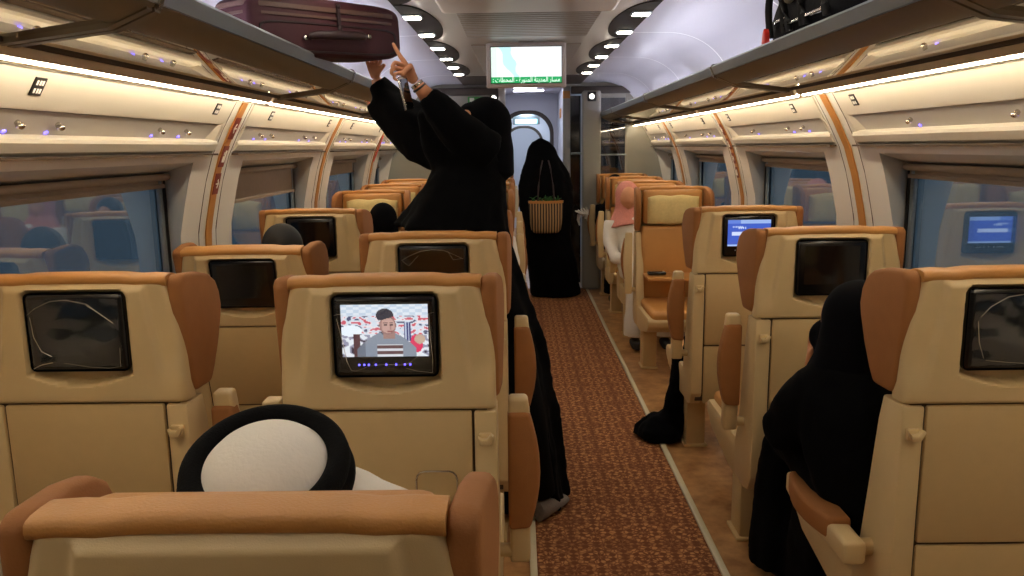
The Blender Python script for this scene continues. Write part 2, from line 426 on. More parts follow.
            for sz in (.45, -.45):
                for sx in (-.5, .05, .5):
                    cc = c + e*sx*.025 + u*sz*.026 + n*.0045
                    ww = .0045 if sx else .0045
                    q.add([cc + e*dx*ww + u*dz*.007 for dx, dz in ((-1, -1), (1, -1), (1, 1), (-1, 1))], [(0, 1, 2, 3)])
            q.build('plate_numerals', 'signwhite', pl)
        rowname = ['behind the nearest seats', 'level with the nearest seats', 'over the nearest window', 'over the second window', 'over the third window', 'over the farthest window'][k]
        sp['label'] = 'cream overhead service panel with reading lamps on the %s wall, %s' % (nm, rowname)
        sp['group'] = 'service panels with reading lamps'
        del sp['_k']
    # pillar strips
    for k, P in enumerate(pillars):
        if k == 0: continue
        q = MB(); zs = [.05+(1.815-.05)*i/30 for i in range(31)]
        for z in zs: pass
        rings = [[(X(curve_x(z)-.002), P-.034, z), (X(curve_x(z)-.008), P-.034, z), (X(curve_x(z)-.008), P+.034, z), (X(curve_x(z)-.002), P+.034, z)] for z in zs]
        q.loft(rings); o = q.build('trim_%d' % (k+1 + (6 if side > 0 else 0)), 'orange'); struct(o)
        q = MB()
        for dy in (-.105, .105):
            rings = [[(X(curve_x(z)+.001), P+dy-.002, z), (X(curve_x(z)-.0015), P+dy-.002, z), (X(curve_x(z)-.0015), P+dy+.002, z), (X(curve_x(z)+.001), P+dy+.002, z)] for z in zs]
            q.loft(rings)
        o = q.build('trim_%d' % (k+21 + (6 if side > 0 else 0)), 'gap'); struct(o)

def wall_sign(side, P, z, size, glyph, m='signred', w=.031):
    root = empty('wall_sign', (CX+side*(curve_x(z)-.011), P, z))
    def pt(e, u, off):
        zz = z + u; return Vector((CX + side*(curve_x(zz) - .010 - off), P + e*side*-1, zz)) - root.location
    q = MB(); A = [pt(e, u, 0) for e, u in ((-w, -size), (w, -size), (w, size), (-w, size))]; B = [pt(e, u, .003) for e, u in ((-w, -size), (w, -size), (w, size), (-w, size))]
    q.loft([A, B]); q.build('sign_plate', m, root)
    q = MB()
    for poly in glyph:
        A = [pt(e*w*.8, u*size*.8, .003) for e, u in poly]; B = [pt(e*w*.8, u*size*.8, .0075) for e, u in poly]
        q.loft([A, B])
    if glyph: q.build('sign_symbol', 'signwhite', root)
    return root
def rect(a, b, c, d): return [(a, b), (c, b), (c, d), (a, d)]
ARL = [rect(-.35, -.09, .65, .09), [(-.70, 0), (-.1, .55), (.08, .42), (-.35, 0)], [(-.70, 0), (-.35, 0), (.08, -.42), (-.1, -.55)]]
ARR = [[(-e, u) for e, u in p][::-1] for p in ARL]
PIC = [rect(-.55, -.7, -.05, .05), rect(-.45, .15, -.15, .5), rect(.1, -.7, .22, .7), rect(.32, -.7, .45, .7), rect(.55, -.7, .66, .7)]
pL = pillars[3]; pR = pillars[4]
for z, g, lab in ((1.70, ARL, 'dark red square sign with white left arrow, top of the nearest left pillar'), (1.575, PIC, 'dark red square sign with white figure symbol between two arrow signs'), (1.45, ARR, 'dark red square sign with white right arrow, lowest on the nearest left pillar')):
    tag(wall_sign(-1, pL, z, .048, g), lab, 'sign', 'signs on the left pillar')
for z, g, lab in ((1.70, ARL, 'small dark red arrow sign high on the second right pillar'), (1.60, PIC, 'small dark red symbol sign, second from top on the second right pillar'), (1.50, ARR, 'small dark red arrow sign, third from top on the second right pillar'), (1.40, PIC, 'small dark red symbol sign, lowest on the second right pillar')):
    tag(wall_sign(1, pR, z, .038, g, w=.026), lab, 'sign', 'signs on the right pillar')
tag(wall_sign(-1, pillars[5], 1.60, .12, [rect(-.2, -.6, .3, .4)], 'red'), 'bright red fire point sign on the far left pillar', 'sign')

# floor, carpet, edge trims
q = MB(); q.box(CX-1.62, CX+1.62, Y0, 16, -.05, 0); struct(q.build('floor', 'floor'))
q = MB(); q.box(.055, .745, Y0+.01, 8.95, 0, .008, .002); tag(q.build('carpet_runner', 'carpet'), 'reddish brown patterned carpet runner along the aisle', 'carpet')
for i, x in enumerate((.04, .76)):
    q = MB(); q.box(x-.014, x+.014, Y0+.01, 8.95, .0, .014, .004); struct(q.build('trim_%d' % (50+i), mat('edge_strip_%d' % i, (206, 196, 164), .35)))

# ceiling
CXC = .052
def cb(x0, x1, y0, y1, z0, z1, name, m, parent=None, bev=0):
    q = MB(); q.box(CXC+x0, CXC+x1, y0, y1, z0, z1, bev); return q.build(name, m, parent)
struct(cb(-.645, .645, Y0, 7.95, ZC, ZC+.03, 'ceiling', 'ceil', bev=.004))
# ribbed panels with real ribs
def ribs(y0, y1, name):
    q = MB(); y = y0
    while y < y1:
        q.box(CXC-.36, CXC+.38, y, y+.040, ZC-.008, ZC+.001, .003, 1); y += .066
    return q.build(name, 'ceil')
for (a, b, lab) in ((3.85, 5.15, 'ribbed metal ceiling grille in front of the overhead screen'), (5.55, 7.7, 'ribbed metal ceiling grille behind the overhead screen')):
    tag(ribs(a, b, 'ceiling_grille'), lab, 'grille', 'ceiling grilles')
dbx = cb(-.40, .40, .9, 3.82, ZC-.075, ZC-.001, 'ceiling_duct', 'panel', bev=.02); tag(dbx, 'pale boxed duct cover on the ceiling nearest the camera', 'duct')
scy = [-1.0+1.32*k for k in range(0, 7)]  # scallop centres
SC0 = 4.63
for side in (-1, 1):
    for k in range(-3, 3):
        c = SC0 + 1.32*k
        if c < Y0+.7: continue
        out = []
        for i in range(25):
            t = math.pi*i/24; out.append((CXC+side*(.645-.17*math.sin(t)**.8), c - .655*math.cos(t)))
        q = MB(); q.prism(out, 'z', ZC-.006, ZC+.001)
        o = q.build('ceiling_scallop', 'scallop')
        tag(o, 'dark half-oval ceiling inlay, %s side, %s' % ('left' if side < 0 else 'right', {-4: 'out of view behind', -3: 'second behind the camera', -2: 'behind the camera', -1: 'over the camera', 0: 'nearest in view', 1: 'middle of three', 2: 'farthest along'}[k]), 'ceiling inlay', 'dark scalloped ceiling inlays')
        for j, dy in enumerate((-.33, .33)):
            dl = empty('ceiling_downlight', (CXC+side*.592, c+dy, ZC-.006))
            q = MB(); q.box(-.052, .052, -.052, .052, -.008, .001, .004); q.build('trim_ring', 'alu', dl)
            q = MB(); q.box(-.042, .042, -.042, .042, -.013, -.002, .006); q.build('lens', 'lamp', dl)
            tag(dl, 'square lit downlight, %s ceiling row, %s one in the inlay %s' % ('left' if side < 0 else 'right', 'nearer' if j == 0 else 'farther', {-4: 'fourth behind', -3: 'third behind', -2: 'second behind', -1: 'just overhead', 0: 'nearest in view', 1: 'in the middle', 2: 'at the far end'}[k]), 'ceiling light', 'square downlights')
# vaults
def vault_pts(off=0):
    pts = [(.60, ZC+.012)]
    for i in range(0, 17):
        t = math.pi/2*i/16; pts.append((.86+(.41-off)*math.sin(t), ZC+.012-.36+(.36-off)*math.cos(t)))
    pts.append((1.27-off, 1.84))
    return pts
for side, nm in ((-1, 'left'), (1, 'right')):
    pts = vault_pts(); q = MB()
    rings = [[(CX+side*x, y, z) for x, z in pts] for y in (Y0, Y1)]
    q.loft(rings, cap=False, closed=False); o = q.build('ceiling_vault', 'vault', ang=60); tag(o, kind='structure')
    pin = vault_pts(.004)
    ys = [1.0+1.38*k for k in range(-2, 6)] 
    q = MB()
    for y in ys:
        q.loft([[(CX+side*x, yy, z-.002) for x, z in pin] for yy in (y-.010, y+.010)], cap=False, closed=False)
    o = q.build('vault_joint', 'seam', ang=60); tag(o, kind='structure')
# end of the ceiling over the partition
struct(cb(-.645, .645, 7.95, Y1, ZC-.004, ZC+.02, 'ceiling_end', 'dark'))
for xa, xb in ((-1.22, -.215), (.585, 1.24)):
    q = MB(); q.box(xa, xb, Y1-.10, Y1-.02, 2.165, 2.245, .012); struct(q.build('trim_80', 'dark'))
q = MB(); q.box(CX-1.7, CX+1.7, Y0-.05, Y0, 0, 2.45); struct(q.build('wall_back', 'grey'))

# ------------------------------------------------------------------ light strips and racks
HX = 1.215
for side, nm in ((-1, 'left'), (1, 'right')):
    X = lambda rel: CX + side*rel
    for k in range(-2, 3):
        a = max(P0 + BAY*k + .02, Y0+.02); b = min(P0 + BAY*(k+1) - .02, Y1-.02)
        ls = empty('light_strip', (X(HX), (a+b)/2, 1.814)); B = ls.location
        hh = (b-a)/2
        q = MB(); prof = [(-.036, .040), (-.020, .042), (.085, .030), (.085, .004), (.03, .012), (-.008, .014), (-.014, .000), (-.020, .000), (-.030, .020)]
        q.loft([[(side*px, yy, pz) for px, pz in prof] for yy in (-hh, hh)]); q.build('housing', 'housing', ls)
        q = MB(); q.tube([(0, -hh+.02, .002), (0, hh-.02, .002)], .0085, 12); q.build('diffuser', 'strip', ls)
        tag(ls, 'glowing warm light strip under the %s rack, %s' % (nm, ['two bays behind the camera', 'beside and behind the camera', 'in the nearest bay', 'in the second bay', 'in the third bay', 'in the farthest bay'][k+3]), 'light strip', 'light strips under the racks')
        # rack module
        ra = max(P0 + .10 + BAY*k, Y0+.02); rb = min(ra + BAY - .012, Y1-.03); hl = (rb-ra)/2
        rk = empty('luggage_rack', (X(.835), (ra+rb)/2, 1.912)); 
        def lx(rel): return side*(rel-.84)
        q = MB()  # front rail: sloping face
        prof = [(lx(.832), .038), (lx(.838), .046), (lx(.860), .050), (lx(.878), .035), (lx(.874), .004), (lx(.846), .004)]
        q.loft([[(x, yy, z) for x, z in prof] for yy in (-hl, hl)]); q.build('front_rail', 'alu', rk)
        q = MB(); prof = [(lx(.850), .002), (lx(.872), .002), (lx(.945), -.018), (lx(.945), -.040), (lx(.925), -.037), (lx(.853), -.004)]
        q.loft([[(x, yy, z) for x, z in prof] for yy in (-hl+.005, hl-.005)]); q.build('front_beam', 'bronze', rk)
        q = MB(); prof = [(lx(.935), -.030), (lx(1.183), -.063), (lx(1.183), -.070), (lx(.935), -.037)]
        q.loft([[(x, yy, z) for x, z in prof] for yy in (-hl+.02, hl-.02)]); q.build('glass_shelf', 'rackglass', rk)
        q = MB()
        for yy in (-hl, hl-.026):
            q = MB(); q.loft([[(x, y2, z) for x, z in [(lx(.86), .002), (lx(.95), -.026), (lx(1.20), -.060), (lx(1.265), -.062), (lx(1.265), -.078), (lx(1.20), -.082), (lx(.95), -.050), (lx(.86), -.012)]] for y2 in (yy, yy+.026)])
            q.build('cross_arm', 'bronze', rk)
        q = MB()
        for yy in (-hl-.004, hl-.003):
            q = MB(); q.loft([[(x, y2, z) for x, z in [(lx(.828), .040), (lx(.836), .051), (lx(.862), .055), (lx(.883), .036), (lx(.878), -.001), (lx(.845), -.008)]] for y2 in (yy, yy+.008)])
            q.build('end_cap', 'chrome', rk)
        q = MB(); q.box(min(lx(1.174), lx(1.188)), max(lx(1.174), lx(1.188)), -hl+.02, hl-.02, -.076, -.064, .003); q.build('rubber_seal', 'gap', rk)
        tag(rk, 'glass-bottomed luggage rack with aluminium front rail, %s wall, %s' % (nm, ['far behind the camera', 'behind and beside the camera', 'nearest in view', 'second in view', 'third in view', 'last before the end wall'][k+3]), 'luggage rack', 'overhead luggage racks')
        # cool light lying on top of the rack at the wall, washing the vault
        if True:
            cl = empty('cove_light', (X(1.235), (ra+rb)/2, 1.905))
            q = MB(); q.box(-.012, .012, -hl+.1, hl-.1, -.012, .004, .003); q.build('housing', 'alu', cl)
            q = MB(); q.box(-.008, .008, -hl+.12, hl-.12, .004, .010, .002); q.build('diffuser', 'cove', cl)
            tag(cl, 'cool white cove light above the %s rack, %s' % (nm, ['far behind the camera', 'behind the camera', 'nearest in view', 'second in view', 'third in view', 'by the end wall'][k+3]), 'cove light', 'cove lights on the racks')
# ------------------------------------------------------------------ seats
def smooth(a, b, x):
    if a > b: return 1 - smooth(b, a, x)
    t = max(0, min(1, (x-a)/(b-a))); return t*t*(3-2*t)
ST = 1.300
def shell_hw(z):
    t = smooth(1.275, 1.10, z) if False else max(0, min(1, (1.285-z)/.19)); t = math.sin(t*math.pi/2)
    return .226 + .036*t
PZ0, PZ1, PHW = 1.050, 1.262, .131     # screen pocket
def pocket(x, z):
    """signed distance-like: negative inside the recess round the screen"""
    cx, cz = abs(x) - (PHW-.02), abs(z-(PZ0+PZ1)/2) - ((PZ1-PZ0)/2-.02)
    d = math.hypot(max(cx, 0), max(cz, 0)) + min(max(cx, cz), 0) - .02
    # scoop under the screen
    if z < PZ0+.03:
        yb = PZ0 - .030*math.cos(min(1, abs(x)/PHW)*math.pi/2)
        e = max(abs(x)-PHW*.985, yb - z)
        d = min(d, e) if z < PZ0+.03 else d
    return d
def make_shell(plain=False):
    q = MB(); nx, nz = 104, 62; z0, z1 = .974, 1.287
    grid = []
    for j in range(nz+1):
        z = z0 + (z1-z0)*j/nz; hw = shell_hw(z); row = []
        for i in range(nx+1):
            u = -1 + 2*i/nx; x = hw*u
            dx = hw - abs(x); dzt = z1 - z; dzb = z - z0
            y = .0
            for dd, rr in ((dx, .022), (dzt, .016), (dzb, .006)):
                if dd < rr: y += rr - math.sqrt(max(0, rr*rr - (rr-dd)**2))
            pw = .178 + .03*min(1, max(0, (1.27-z)/.22))
            ins = min(pw - abs(x), (1.272 - z)*1.0)
            fade = smooth(1.0, 1.10, z)
            y += .014*(1-smooth(-.006, .012, ins))*fade
            d = 1 if plain else pocket(x, z)
            y += .024*(1 + .9*(1-smooth(1.04, 1.08, z)))*(1-smooth(-.005, .005, d))
            row.append(Vector((x, y, z)))
        grid.append(row)
    vs = [p for r in grid for p in r]; fs = []
    n = nx+1
    for j in range(nz):
        for i in range(nx): fs.append((j*n+i, j*n+i+1, (j+1)*n+i+1, (j+1)*n+i))
    # close round to the front face
    border = [j*n for j in range(nz+1)] + [nz*n+i for i in range(1, nx+1)] + [j*n+nx for j in range(nz-1, -1, -1)] + [i for i in range(nx-1, 0, -1)]
    o = len(vs)
    for b in border: p = vs[b]; vs.append(Vector((p.x, .062, p.z)))
    m = len(border)
    for k in range(m): fs.append((border[k], border[(k+1) % m], o+(k+1) % m, o+k))
    fs.append(tuple(range(o, o+m)))
    q.add(vs, fs); return q
def make_wing(s):
    out = [(.018, 1.284), (.04, 1.298), (.13, 1.290), (.185, 1.276), (.218, 1.255), (.236, 1.222), (.243, 1.18), (.236, 1.15), (.208, 1.08), (.175, 1.02), (.15, .985), (.062, .985), (.045, 1.02), (.02, 1.20)]
    q = MB()
    mt = Matrix.Translation((s*.226, 0, 0)) @ Matrix.Rotation(s*R(-4), 4, 'Z')
    q.prism(out, 'x', -.0, s*.040, .014, 3, mtx=mt)
    return q
def seat_pan():
    q = MB(); out = [(.05, .32), (.12, .285), (.32, .28), (.62, .335), (.70, .385), (.715, .43), (.69, .448), (.12, .44), (.05, .42)]
    q.prism(out, 'x', -.262, .262, .012, 2); return q
def rect_ring(r, cx, cy, a, b, n=24):
    return [(cx+a*math.copysign(abs(math.cos(t))**r, math.cos(t)), cy+b*math.copysign(abs(math.sin(t))**r, math.sin(t))) for t in [2*math.pi*k/n for k in range(n)]]

def make_seat(facing=False, hook=1):
    root = empty('train_seat'); tag(root, cat='seat')
    make_shell().build('back_shell', 'shell', root, ang=50)
    for s in (-1, 1): make_wing(s).build('headrest_wing', 'leather_shade', root, ang=50)
    q = MB(); rings = []
    for i in range(13):
        x = -.230 + .460*i/12; dz = -.006*(abs(x)/.23)**3 - (.0035 if i in (2, 10) else 0)
        rings.append([(x, .046 + .034*math.copysign(abs(math.cos(t))**.6, math.cos(t)), 1.289+dz + (.015)*math.copysign(abs(math.sin(t))**.6, math.sin(t))) for t in [2*math.pi*k/16 for k in range(16)]])
    q.loft(rings); q.build('headrest_top_roll', 'leather', root, ang=60)
    # lower back
    q = MB(); q.box(-.24, .24, .012, .07, .32, .97); q.build('back_core', 'gap', root)
    q = MB(); q.box(-.203, .203, .002, .03, .612, .969, .005); q.build('back_panel', 'shell_dark', root)
    q = MB(); q.box(-.203, .203, .004, .03, .31, .604, .006); q.build('back_panel', 'shell_dark', root)
    for s in (-1, 1):
        q = MB(); out = [(.0, .969), (.105, .969), (.125, .90), (.155, .72), (.185, .55), (.225, .42), (.23, .33), (.20, .29), (.09, .285), (.035, .30), (.0, .36)]
        q.prism(out, 'x', s*.209, s*.264, .007, 2); q.build('side_frame', 'shell', root)
    q = MB(); hs = hook
    q.box(hs*.236-.016, hs*.236+.016, -.012, .002, .885, .915, .003); q.prism([(hs*.236-.018, .912), (hs*.236-.010, .905), (hs*.236+.004, .905), (hs*.236+.014, .918), (hs*.236+.022, .912), (hs*.236+.010, .890), (hs*.236-.012, .890)], 'y', -.028, -.010, .003); q.build('coat_hook', 'shell', root)
    # cushions
    q = MB(); q.box(-.225, .225, .05, .155, .46, 1.02, .03, 3); q.build('back_cushion', 'leather', root)
    q = MB(); q.box(-.215, .215, .05, .145, 1.03, 1.278, .025, 3); q.build('headrest_cushion', 'leather', root)
    q = MB(); q.box(-.236, .236, .13, .705, .425, .492, .028, 3); q.build('seat_cushion', 'leather', root)
    seat_pan().build('seat_pan', 'shell', root)
    for s in (-1, 1):
        q = MB(); q.box(s*.185-.05, s*.185+.05, .21, .345, .012, .30, .01); q.box(s*.185-.062, s*.185+.062, .20, .36, 0.0, .014, .003); q.build('pedestal', 'shell_dark', root)
    for s in (-1, 1):
        q = MB(); out = []
        zt = [(-.034, -.02), (-.03, .012), (-.012, .022)]
        # plan outline of the arm
        pl = [(-s*.028, -.030), (-s*.028, .425), (s*.022, .425)] + [(s*(.026 + .012*math.sin(math.pi*k/8)), .39-.32*k/8) for k in range(9)] + [(s*.026, -.030)]
        q.prism(pl, 'z', -.030, .020, .010, 3)
        a = q.build('armrest', 'shell', root); a.location = (s*.318, .115, .545)
        q = MB(); pl = [(-s*.030, .070), (-s*.030, .388), (s*.026, .388)] + [(s*(.027+.026*math.sin(math.pi*k/8)), .385-.31*k/8) for k in range(1, 9)]
        q.prism(pl, 'z', -.018, .034, .010, 3); q.build('arm_pad', 'leather_shade', a)
        q = MB(); q.tube([(-s*.06, 0, 0), (s*.018, 0, 0)], .018, 12); q.build('hinge', 'shell_dark', a)
        a.rotation_euler = (R(90), 0, 0)
    # screen
    sc = MB(); sc.box(-.126, .126, .004, .02, 1.056, 1.258, .014, 3); sc = sc.build('seat_screen', 'bezel', root)
    q = MB(); q.box(-.098, .098, .0025, .006, 1.098, 1.236); q.build('display', 'glassblack', sc)
    return root
def recline(root, deg):
    piv = Vector((0, .12, .45)); mtx = Matrix.Translation(piv) @ Matrix.Rotation(R(deg), 4, 'X') @ Matrix.Translation(-piv)
    for c in root.children:
        n = c.name.split('.')[0]
        if n in ('back_shell', 'headrest_wing', 'headrest_top_roll', 'back_core', 'back_panel', 'side_frame', 'coat_hook', 'back_cushion', 'headrest_cushion', 'seat_screen', 'headrest_cover', 'magazine_loop'):
            c.matrix_basis = mtx @ c.matrix_basis
def children_named(root, n): return [c for c in root.children if c.name.split('.')[0] == n]

proto = make_seat(hook=1)                       # hook on the right hand frame
def mirrored_hook(root):
    for c in children_named(root, 'coat_hook'): c.matrix_basis = Matrix.Translation((-.472, 0, 0)) @ c.matrix_basis
used = [False]
def seat(x, y, label, group, rz=0, tilt=0, hook=1):
    o = copy_tree(proto)
    o.location = (x, y, 0); o.rotation_euler = (0, 0, rz); o['label'] = label; o['group'] = group
    if hook < 0: mirrored_hook(o)
    return o
LA, LW, RS = -.312, -1.068, 1.120
G1 = 'seats facing away'; G2 = 'seats facing the camera'
s_front = seat(-.314, .79, 'nearest seat at the bottom picture edge, tan leather top roll over plain beige shell', G1)
s_la1 = seat(-.324, 1.85, 'beige left aisle seat with the lit movie screen in its back', G1)
s_la2 = seat(LA, 2.83, 'beige left aisle seat with a dark screen, directly in front of the reaching woman', G1)
s_la3 = seat(LA, 3.85, 'left aisle seat mostly hidden behind the reaching woman', G1)
s_lw1 = seat(-1.112, 1.93, 'beige left window seat at the picture edge with film-wrapped dark screen', G1)
s_lw2 = seat(LW, 3.17, 'second beige left window seat with black hair showing above its top', G1)
s_lw3 = seat(LW, 4.05, 'third beige left window seat, farthest showing a dark screen', G1)
s_r1 = seat(1.185, 1.85, 'nearest right seat with tan wing and film-wrapped dark screen at the picture edge', G1, hook=-1)
s_r2 = seat(RS, 2.83, 'second right seat, beige, dark screen without film', G1, hook=-1)
s_r3 = seat(RS, 3.87, 'third right seat with the glowing blue menu screen', G1, hook=-1)
fac = []
nm = ['first', 'second', 'third', 'fourth']
for i, y in enumerate((5.95, 6.98, 8.0)):
    fac.append(seat(LW, y, 'left window seat facing the camera with cream headrest cover, %s of that run' % nm[i], G2, math.pi))
    fac.append(seat(LA, y, 'left aisle seat facing the camera beyond the reaching woman, %s of that run' % nm[i], G2, math.pi))
for i, y in enumerate((5.95, 6.95, 7.92, 8.84)):
    fac.append(seat(RS, y, ['tan leather right seat facing the camera, empty, with cream headrest cover', 'right seat facing the camera with the man in a pink headscarf in it', 'third right seat facing the camera, behind the man in white', 'last right seat facing the camera, against the end partition'][i], G2, math.pi))
for o in list(proto.children):
    for g in list(o.children): bpy.data.objects.remove(g)
    bpy.data.objects.remove(o)
bpy.data.objects.remove(proto)

def headrest_cover(root, loose=0):
    q = MB(); n = 20; rings = []
    for i in range(n+1):
        t = i/n; x = -.185 + .37*t
        e = (1-abs(2*t-1)**4)
        th = .030*e + .006; hz = .105*(.90+.10*e)
        rings.append([(x, .150 + th*math.cos(a) + .004*math.sin(9*t*math.pi+a*2), 1.135 + hz*math.copysign(abs(math.sin(a))**.55, math.sin(a)) + .004*math.sin(14*t+2*a)) for a in [2*math.pi*k/18 for k in range(18)]])
    q.loft(rings); return q.build('headrest_cover', 'cream', root, ang=70)
for f in fac: headrest_cover(f)
headrest_cover(s_r1)
for f in fac:   # no seat screens seen, hooks away: keep parts as they are
    pass
# magazine loop on the lit-screen seat
q = MB(); c = Vector((.115, -.006, .745))
path = [(c.x-.05, .004, .735), (c.x-.05, -.012, .742), (c.x-.05, -.014, .80)] + [(c.x-.05+.02*(1-math.cos(a)), -.014, .80+.022*math.sin(a)) for a in (R(30), R(60), R(90))] + [(c.x+.05-.02*(1-math.cos(a)), -.014, .80+.022*math.sin(a)) for a in (R(90), R(60), R(30))] + [(c.x+.05, -.014, .80), (c.x+.05, -.012, .742), (c.x+.05, .004, .735)]
q.tube(path, .0028, 8); q.build('magazine_loop', 'chrome', s_la1)
# the woman's armrest is folded down
for a in children_named(s_r1, 'armrest'): a.rotation_euler = (0, 0, 0); a.scale = (1.1, 1.04, 1.3)
# tray leaf with a handset on the empty facing seat
q = MB(); q.box(-.16, .215, .16, .42, .655, .675, .006); q.build('tray_leaf', 'leather', fac[6])

# --- screen contents and plastic film
def scr(root): return children_named(root, 'seat_screen')[0]
def movie(u, v):
    # a man in a grey sweater looking down in a bright shop aisle
    def nz(a, b, s): return noise.noise(Vector((a*s, b*s, 3)))
    c = (212, 222, 236)
    if v > .80: c = (198, 214, 232) if (int(u*14)+int(v*20)) % 2 else (224, 232, 242)
    if .42 < v < .78:
        k = nz(u, v, 16)
        if k > .22: c = (206, 96, 112)
        elif k < -.28: c = (86, 90, 120)
        elif k > .05: c = (236, 226, 232)
    if v <= .42:
        k = nz(u+3, v, 12)
        c = (228, 234, 242) if k > -.05 else (150, 150, 172)
        if k < -.3: c = (60, 50, 66)
    if (u-.11)**2/.016+(v-.5)**2/.012 < 1: c = (236, 246, 255)
    if .13 < u < .21 and v < .44 and u > .13+.1*(.44-v)*0: c = (84, 54, 60)
    if (u-.86)**2/.006 + (v-.25)**2/.03 < 1: c = (222, 60, 100)
    if (u-.90)**2/.004 + (v-.33)**2/.008 < 1: c = (196, 170, 150)
    if .72 < u < .80 and .30 < v < .66: c = (52, 60, 120) if int(u*60) % 2 else (190, 200, 222)
    # shoulders and jumper
    sh = .50 - 1.9*abs(u-.52)**1.6
    if v < sh and .17 < u < .86:
        c = (134, 144, 160)
        if abs(u-.55) < .15 and v < .24:
            c = (96, 68, 72) if (v*9) % 1 > .45 else (214, 218, 226)
        if abs(u-.22) < .05: c = (108, 116, 132)
        if abs(u-.53)/.6 + (.42-v) < .09 : c = (72, 76, 96)
    if abs(u-.55) < .065 and .34 < v < .50: c = (160, 126, 120)
    if ((u-.535)/.098)**2 + ((v-.60)/.175)**2 < 1:
        c = (196, 160, 152)
        if u < .47: c = (168, 132, 126)
        if abs(v-.615) < .014 and (abs(u-.512) < .02 or abs(u-.575) < .018): c = (84, 62, 66)
        if abs(v-.645) < .008 and (abs(u-.51) < .026 or abs(u-.578) < .022): c = (96, 72, 72)
        if ((u-.535)/.098)**2 + ((v-.60)/.175)**2 > .72: c = (150, 116, 112)
        if abs(v-.49) < .014 and abs(u-.56) < .035: c = (150, 92, 92)
        if abs(u-.565) < .012 and .52 < v < .6: c = (170, 130, 124)
    if ((u-.505)/.10)**2 + ((v-.79)/.13)**2 < 1 and v > .70+.5*max(0, (u-.47))-.2*max(0, .47-u): c = (58, 56, 66)
    return c
def menu(u, v):
    c = (62, 92, 190)
    if v > .86: c = (150, 176, 226) if u > .3 else (96, 126, 208)
    if .70 < v < .76 and .12 < u < .35 and int(u*46) % 2: c = (190, 206, 240)
    if .66 < v < .74 and .24 < u < .42 and int(u*40) % 2 == 0: c = (206, 218, 244)
    if .40 < v < .54 and .10 < u < .80: c = (200, 212, 244)
    if v < .07: c = (160, 184, 230)
    return c
for root, fn in ((s_la1, movie), (s_r3, menu)):
    sc_ = scr(root)
    for d in [c for c in sc_.children if c.name.startswith('display')]: bpy.data.objects.remove(d)
    picture('display', 'seatpic', .208, .128, 104, 64, fn, sc_, Matrix.Translation((0, .0030, 1.172)))
    q = MB()
    for i, x in enumerate((-.065, -.053, -.042, -.025, 0, .024, .045, .058)):
        q.box(x-.002, x+.002, .0018, .0045, 1.086, 1.090)
    q.build('button_lights', 'blue_led' if root is s_la1 else 'signwhite', sc_)
def ribbon(q, pts, w, y=-.002):
    pts = [Vector((p[0], y - .0015*(i % 2), p[1])) for i, p in enumerate(pts)]
    q.tube(pts, [w*.95*(.5 + .5*math.sin(math.pi*(i+.5)/len(pts))) for i in range(len(pts))], 5, flat=.5)
def film(root, seed, wr):
    sc_ = scr(root); rd = random.Random(seed)
    q = MB(); n = 14; vs = []; fs = []
    for j in range(n+1):
        for i in range(n+1):
            x = -.115 + .23*i/n; z = 1.072 + .172*j/n
            vs.append((x*(1-.08*(1-j/n)*rd.random()), -.003 - .006*abs(noise.noise(Vector((x*18+seed, z*18, seed)))), z + rd.uniform(-.002, .002)))
    for j in range(n):
        for i in range(n): a = j*(n+1)+i; fs.append((a, a+1, a+n+2, a+n+1))
    q.add(vs, fs); q.build('plastic_film', 'film', sc_, ang=10)
    q = MB()
    for pts, w in wr: ribbon(q, pts, w, -.008)
    q.build('film_crease', 'crease', sc_)
film(s_la1, 1, [([(-.118, 1.212), (-.108, 1.216), (-.096, 1.213)], .0008), ([(-.112, 1.205), (-.10, 1.15), (-.092, 1.10), (-.082, 1.078), (-.070, 1.076)], .0009), ([(-.07, 1.076), (-.04, 1.088), (0, 1.092), (.04, 1.090), (.06, 1.096), (.088, 1.118)], .0006), ([(.05, 1.082), (.075, 1.075), (.112, 1.070), (.114, 1.10)], .0010), ([(.114, 1.10), (.110, 1.16), (.108, 1.215), (.120, 1.218)], .0007)])
film(s_lw1, 2, [([(-.112, 1.205), (-.09, 1.222), (-.05, 1.240), (-.01, 1.243), (.04, 1.232), (.08, 1.20), (.102, 1.182)], .0010), ([(-.105, 1.20), (-.10, 1.15), (-.085, 1.112), (-.06, 1.100)], .0009), ([(-.11, 1.068), (-.09, 1.078), (-.06, 1.084)], .0016), ([(-.03, 1.082), (.03, 1.072), (.08, 1.068), (.11, 1.072), (.112, 1.12)], .0007), ([(.04, 1.228), (.06, 1.216), (.10, 1.184)], .0018)])
film(s_la2, 3, [([(-.11, 1.205), (-.085, 1.22), (-.04, 1.238), (.0, 1.243), (.04, 1.240), (.07, 1.228), (.11, 1.208)], .0010), ([(-.108, 1.203), (-.085, 1.185), (-.05, 1.222)], .0008), ([(.055, 1.238), (.075, 1.205), (.108, 1.21)], .0009)])
film(s_r1, 4, [([(-.10, 1.19), (-.08, 1.215), (-.04, 1.238), (0, 1.245), (.05, 1.240), (.1, 1.22)], .0010), ([(-.08, 1.085), (-.03, 1.080), (.04, 1.075), (.1, 1.078)], .0008), ([(-.105, 1.18), (-.10, 1.13), (-.085, 1.09)], .0007)])
s_front.scale = (1, 1, .930); s_lw2.scale = (1, 1, .975)
for c in list(s_front.children):          # this back has a plain shell, no screen can be seen in it
    n_ = c.name.split('.')[0]
    if n_ in ('seat_screen', 'back_shell'):
        for g in list(c.children): bpy.data.objects.remove(g)
        bpy.data.objects.remove(c)
make_shell(True).build('back_shell', 'shell', s_front, ang=50)
pass
recline(s_lw2, 12)

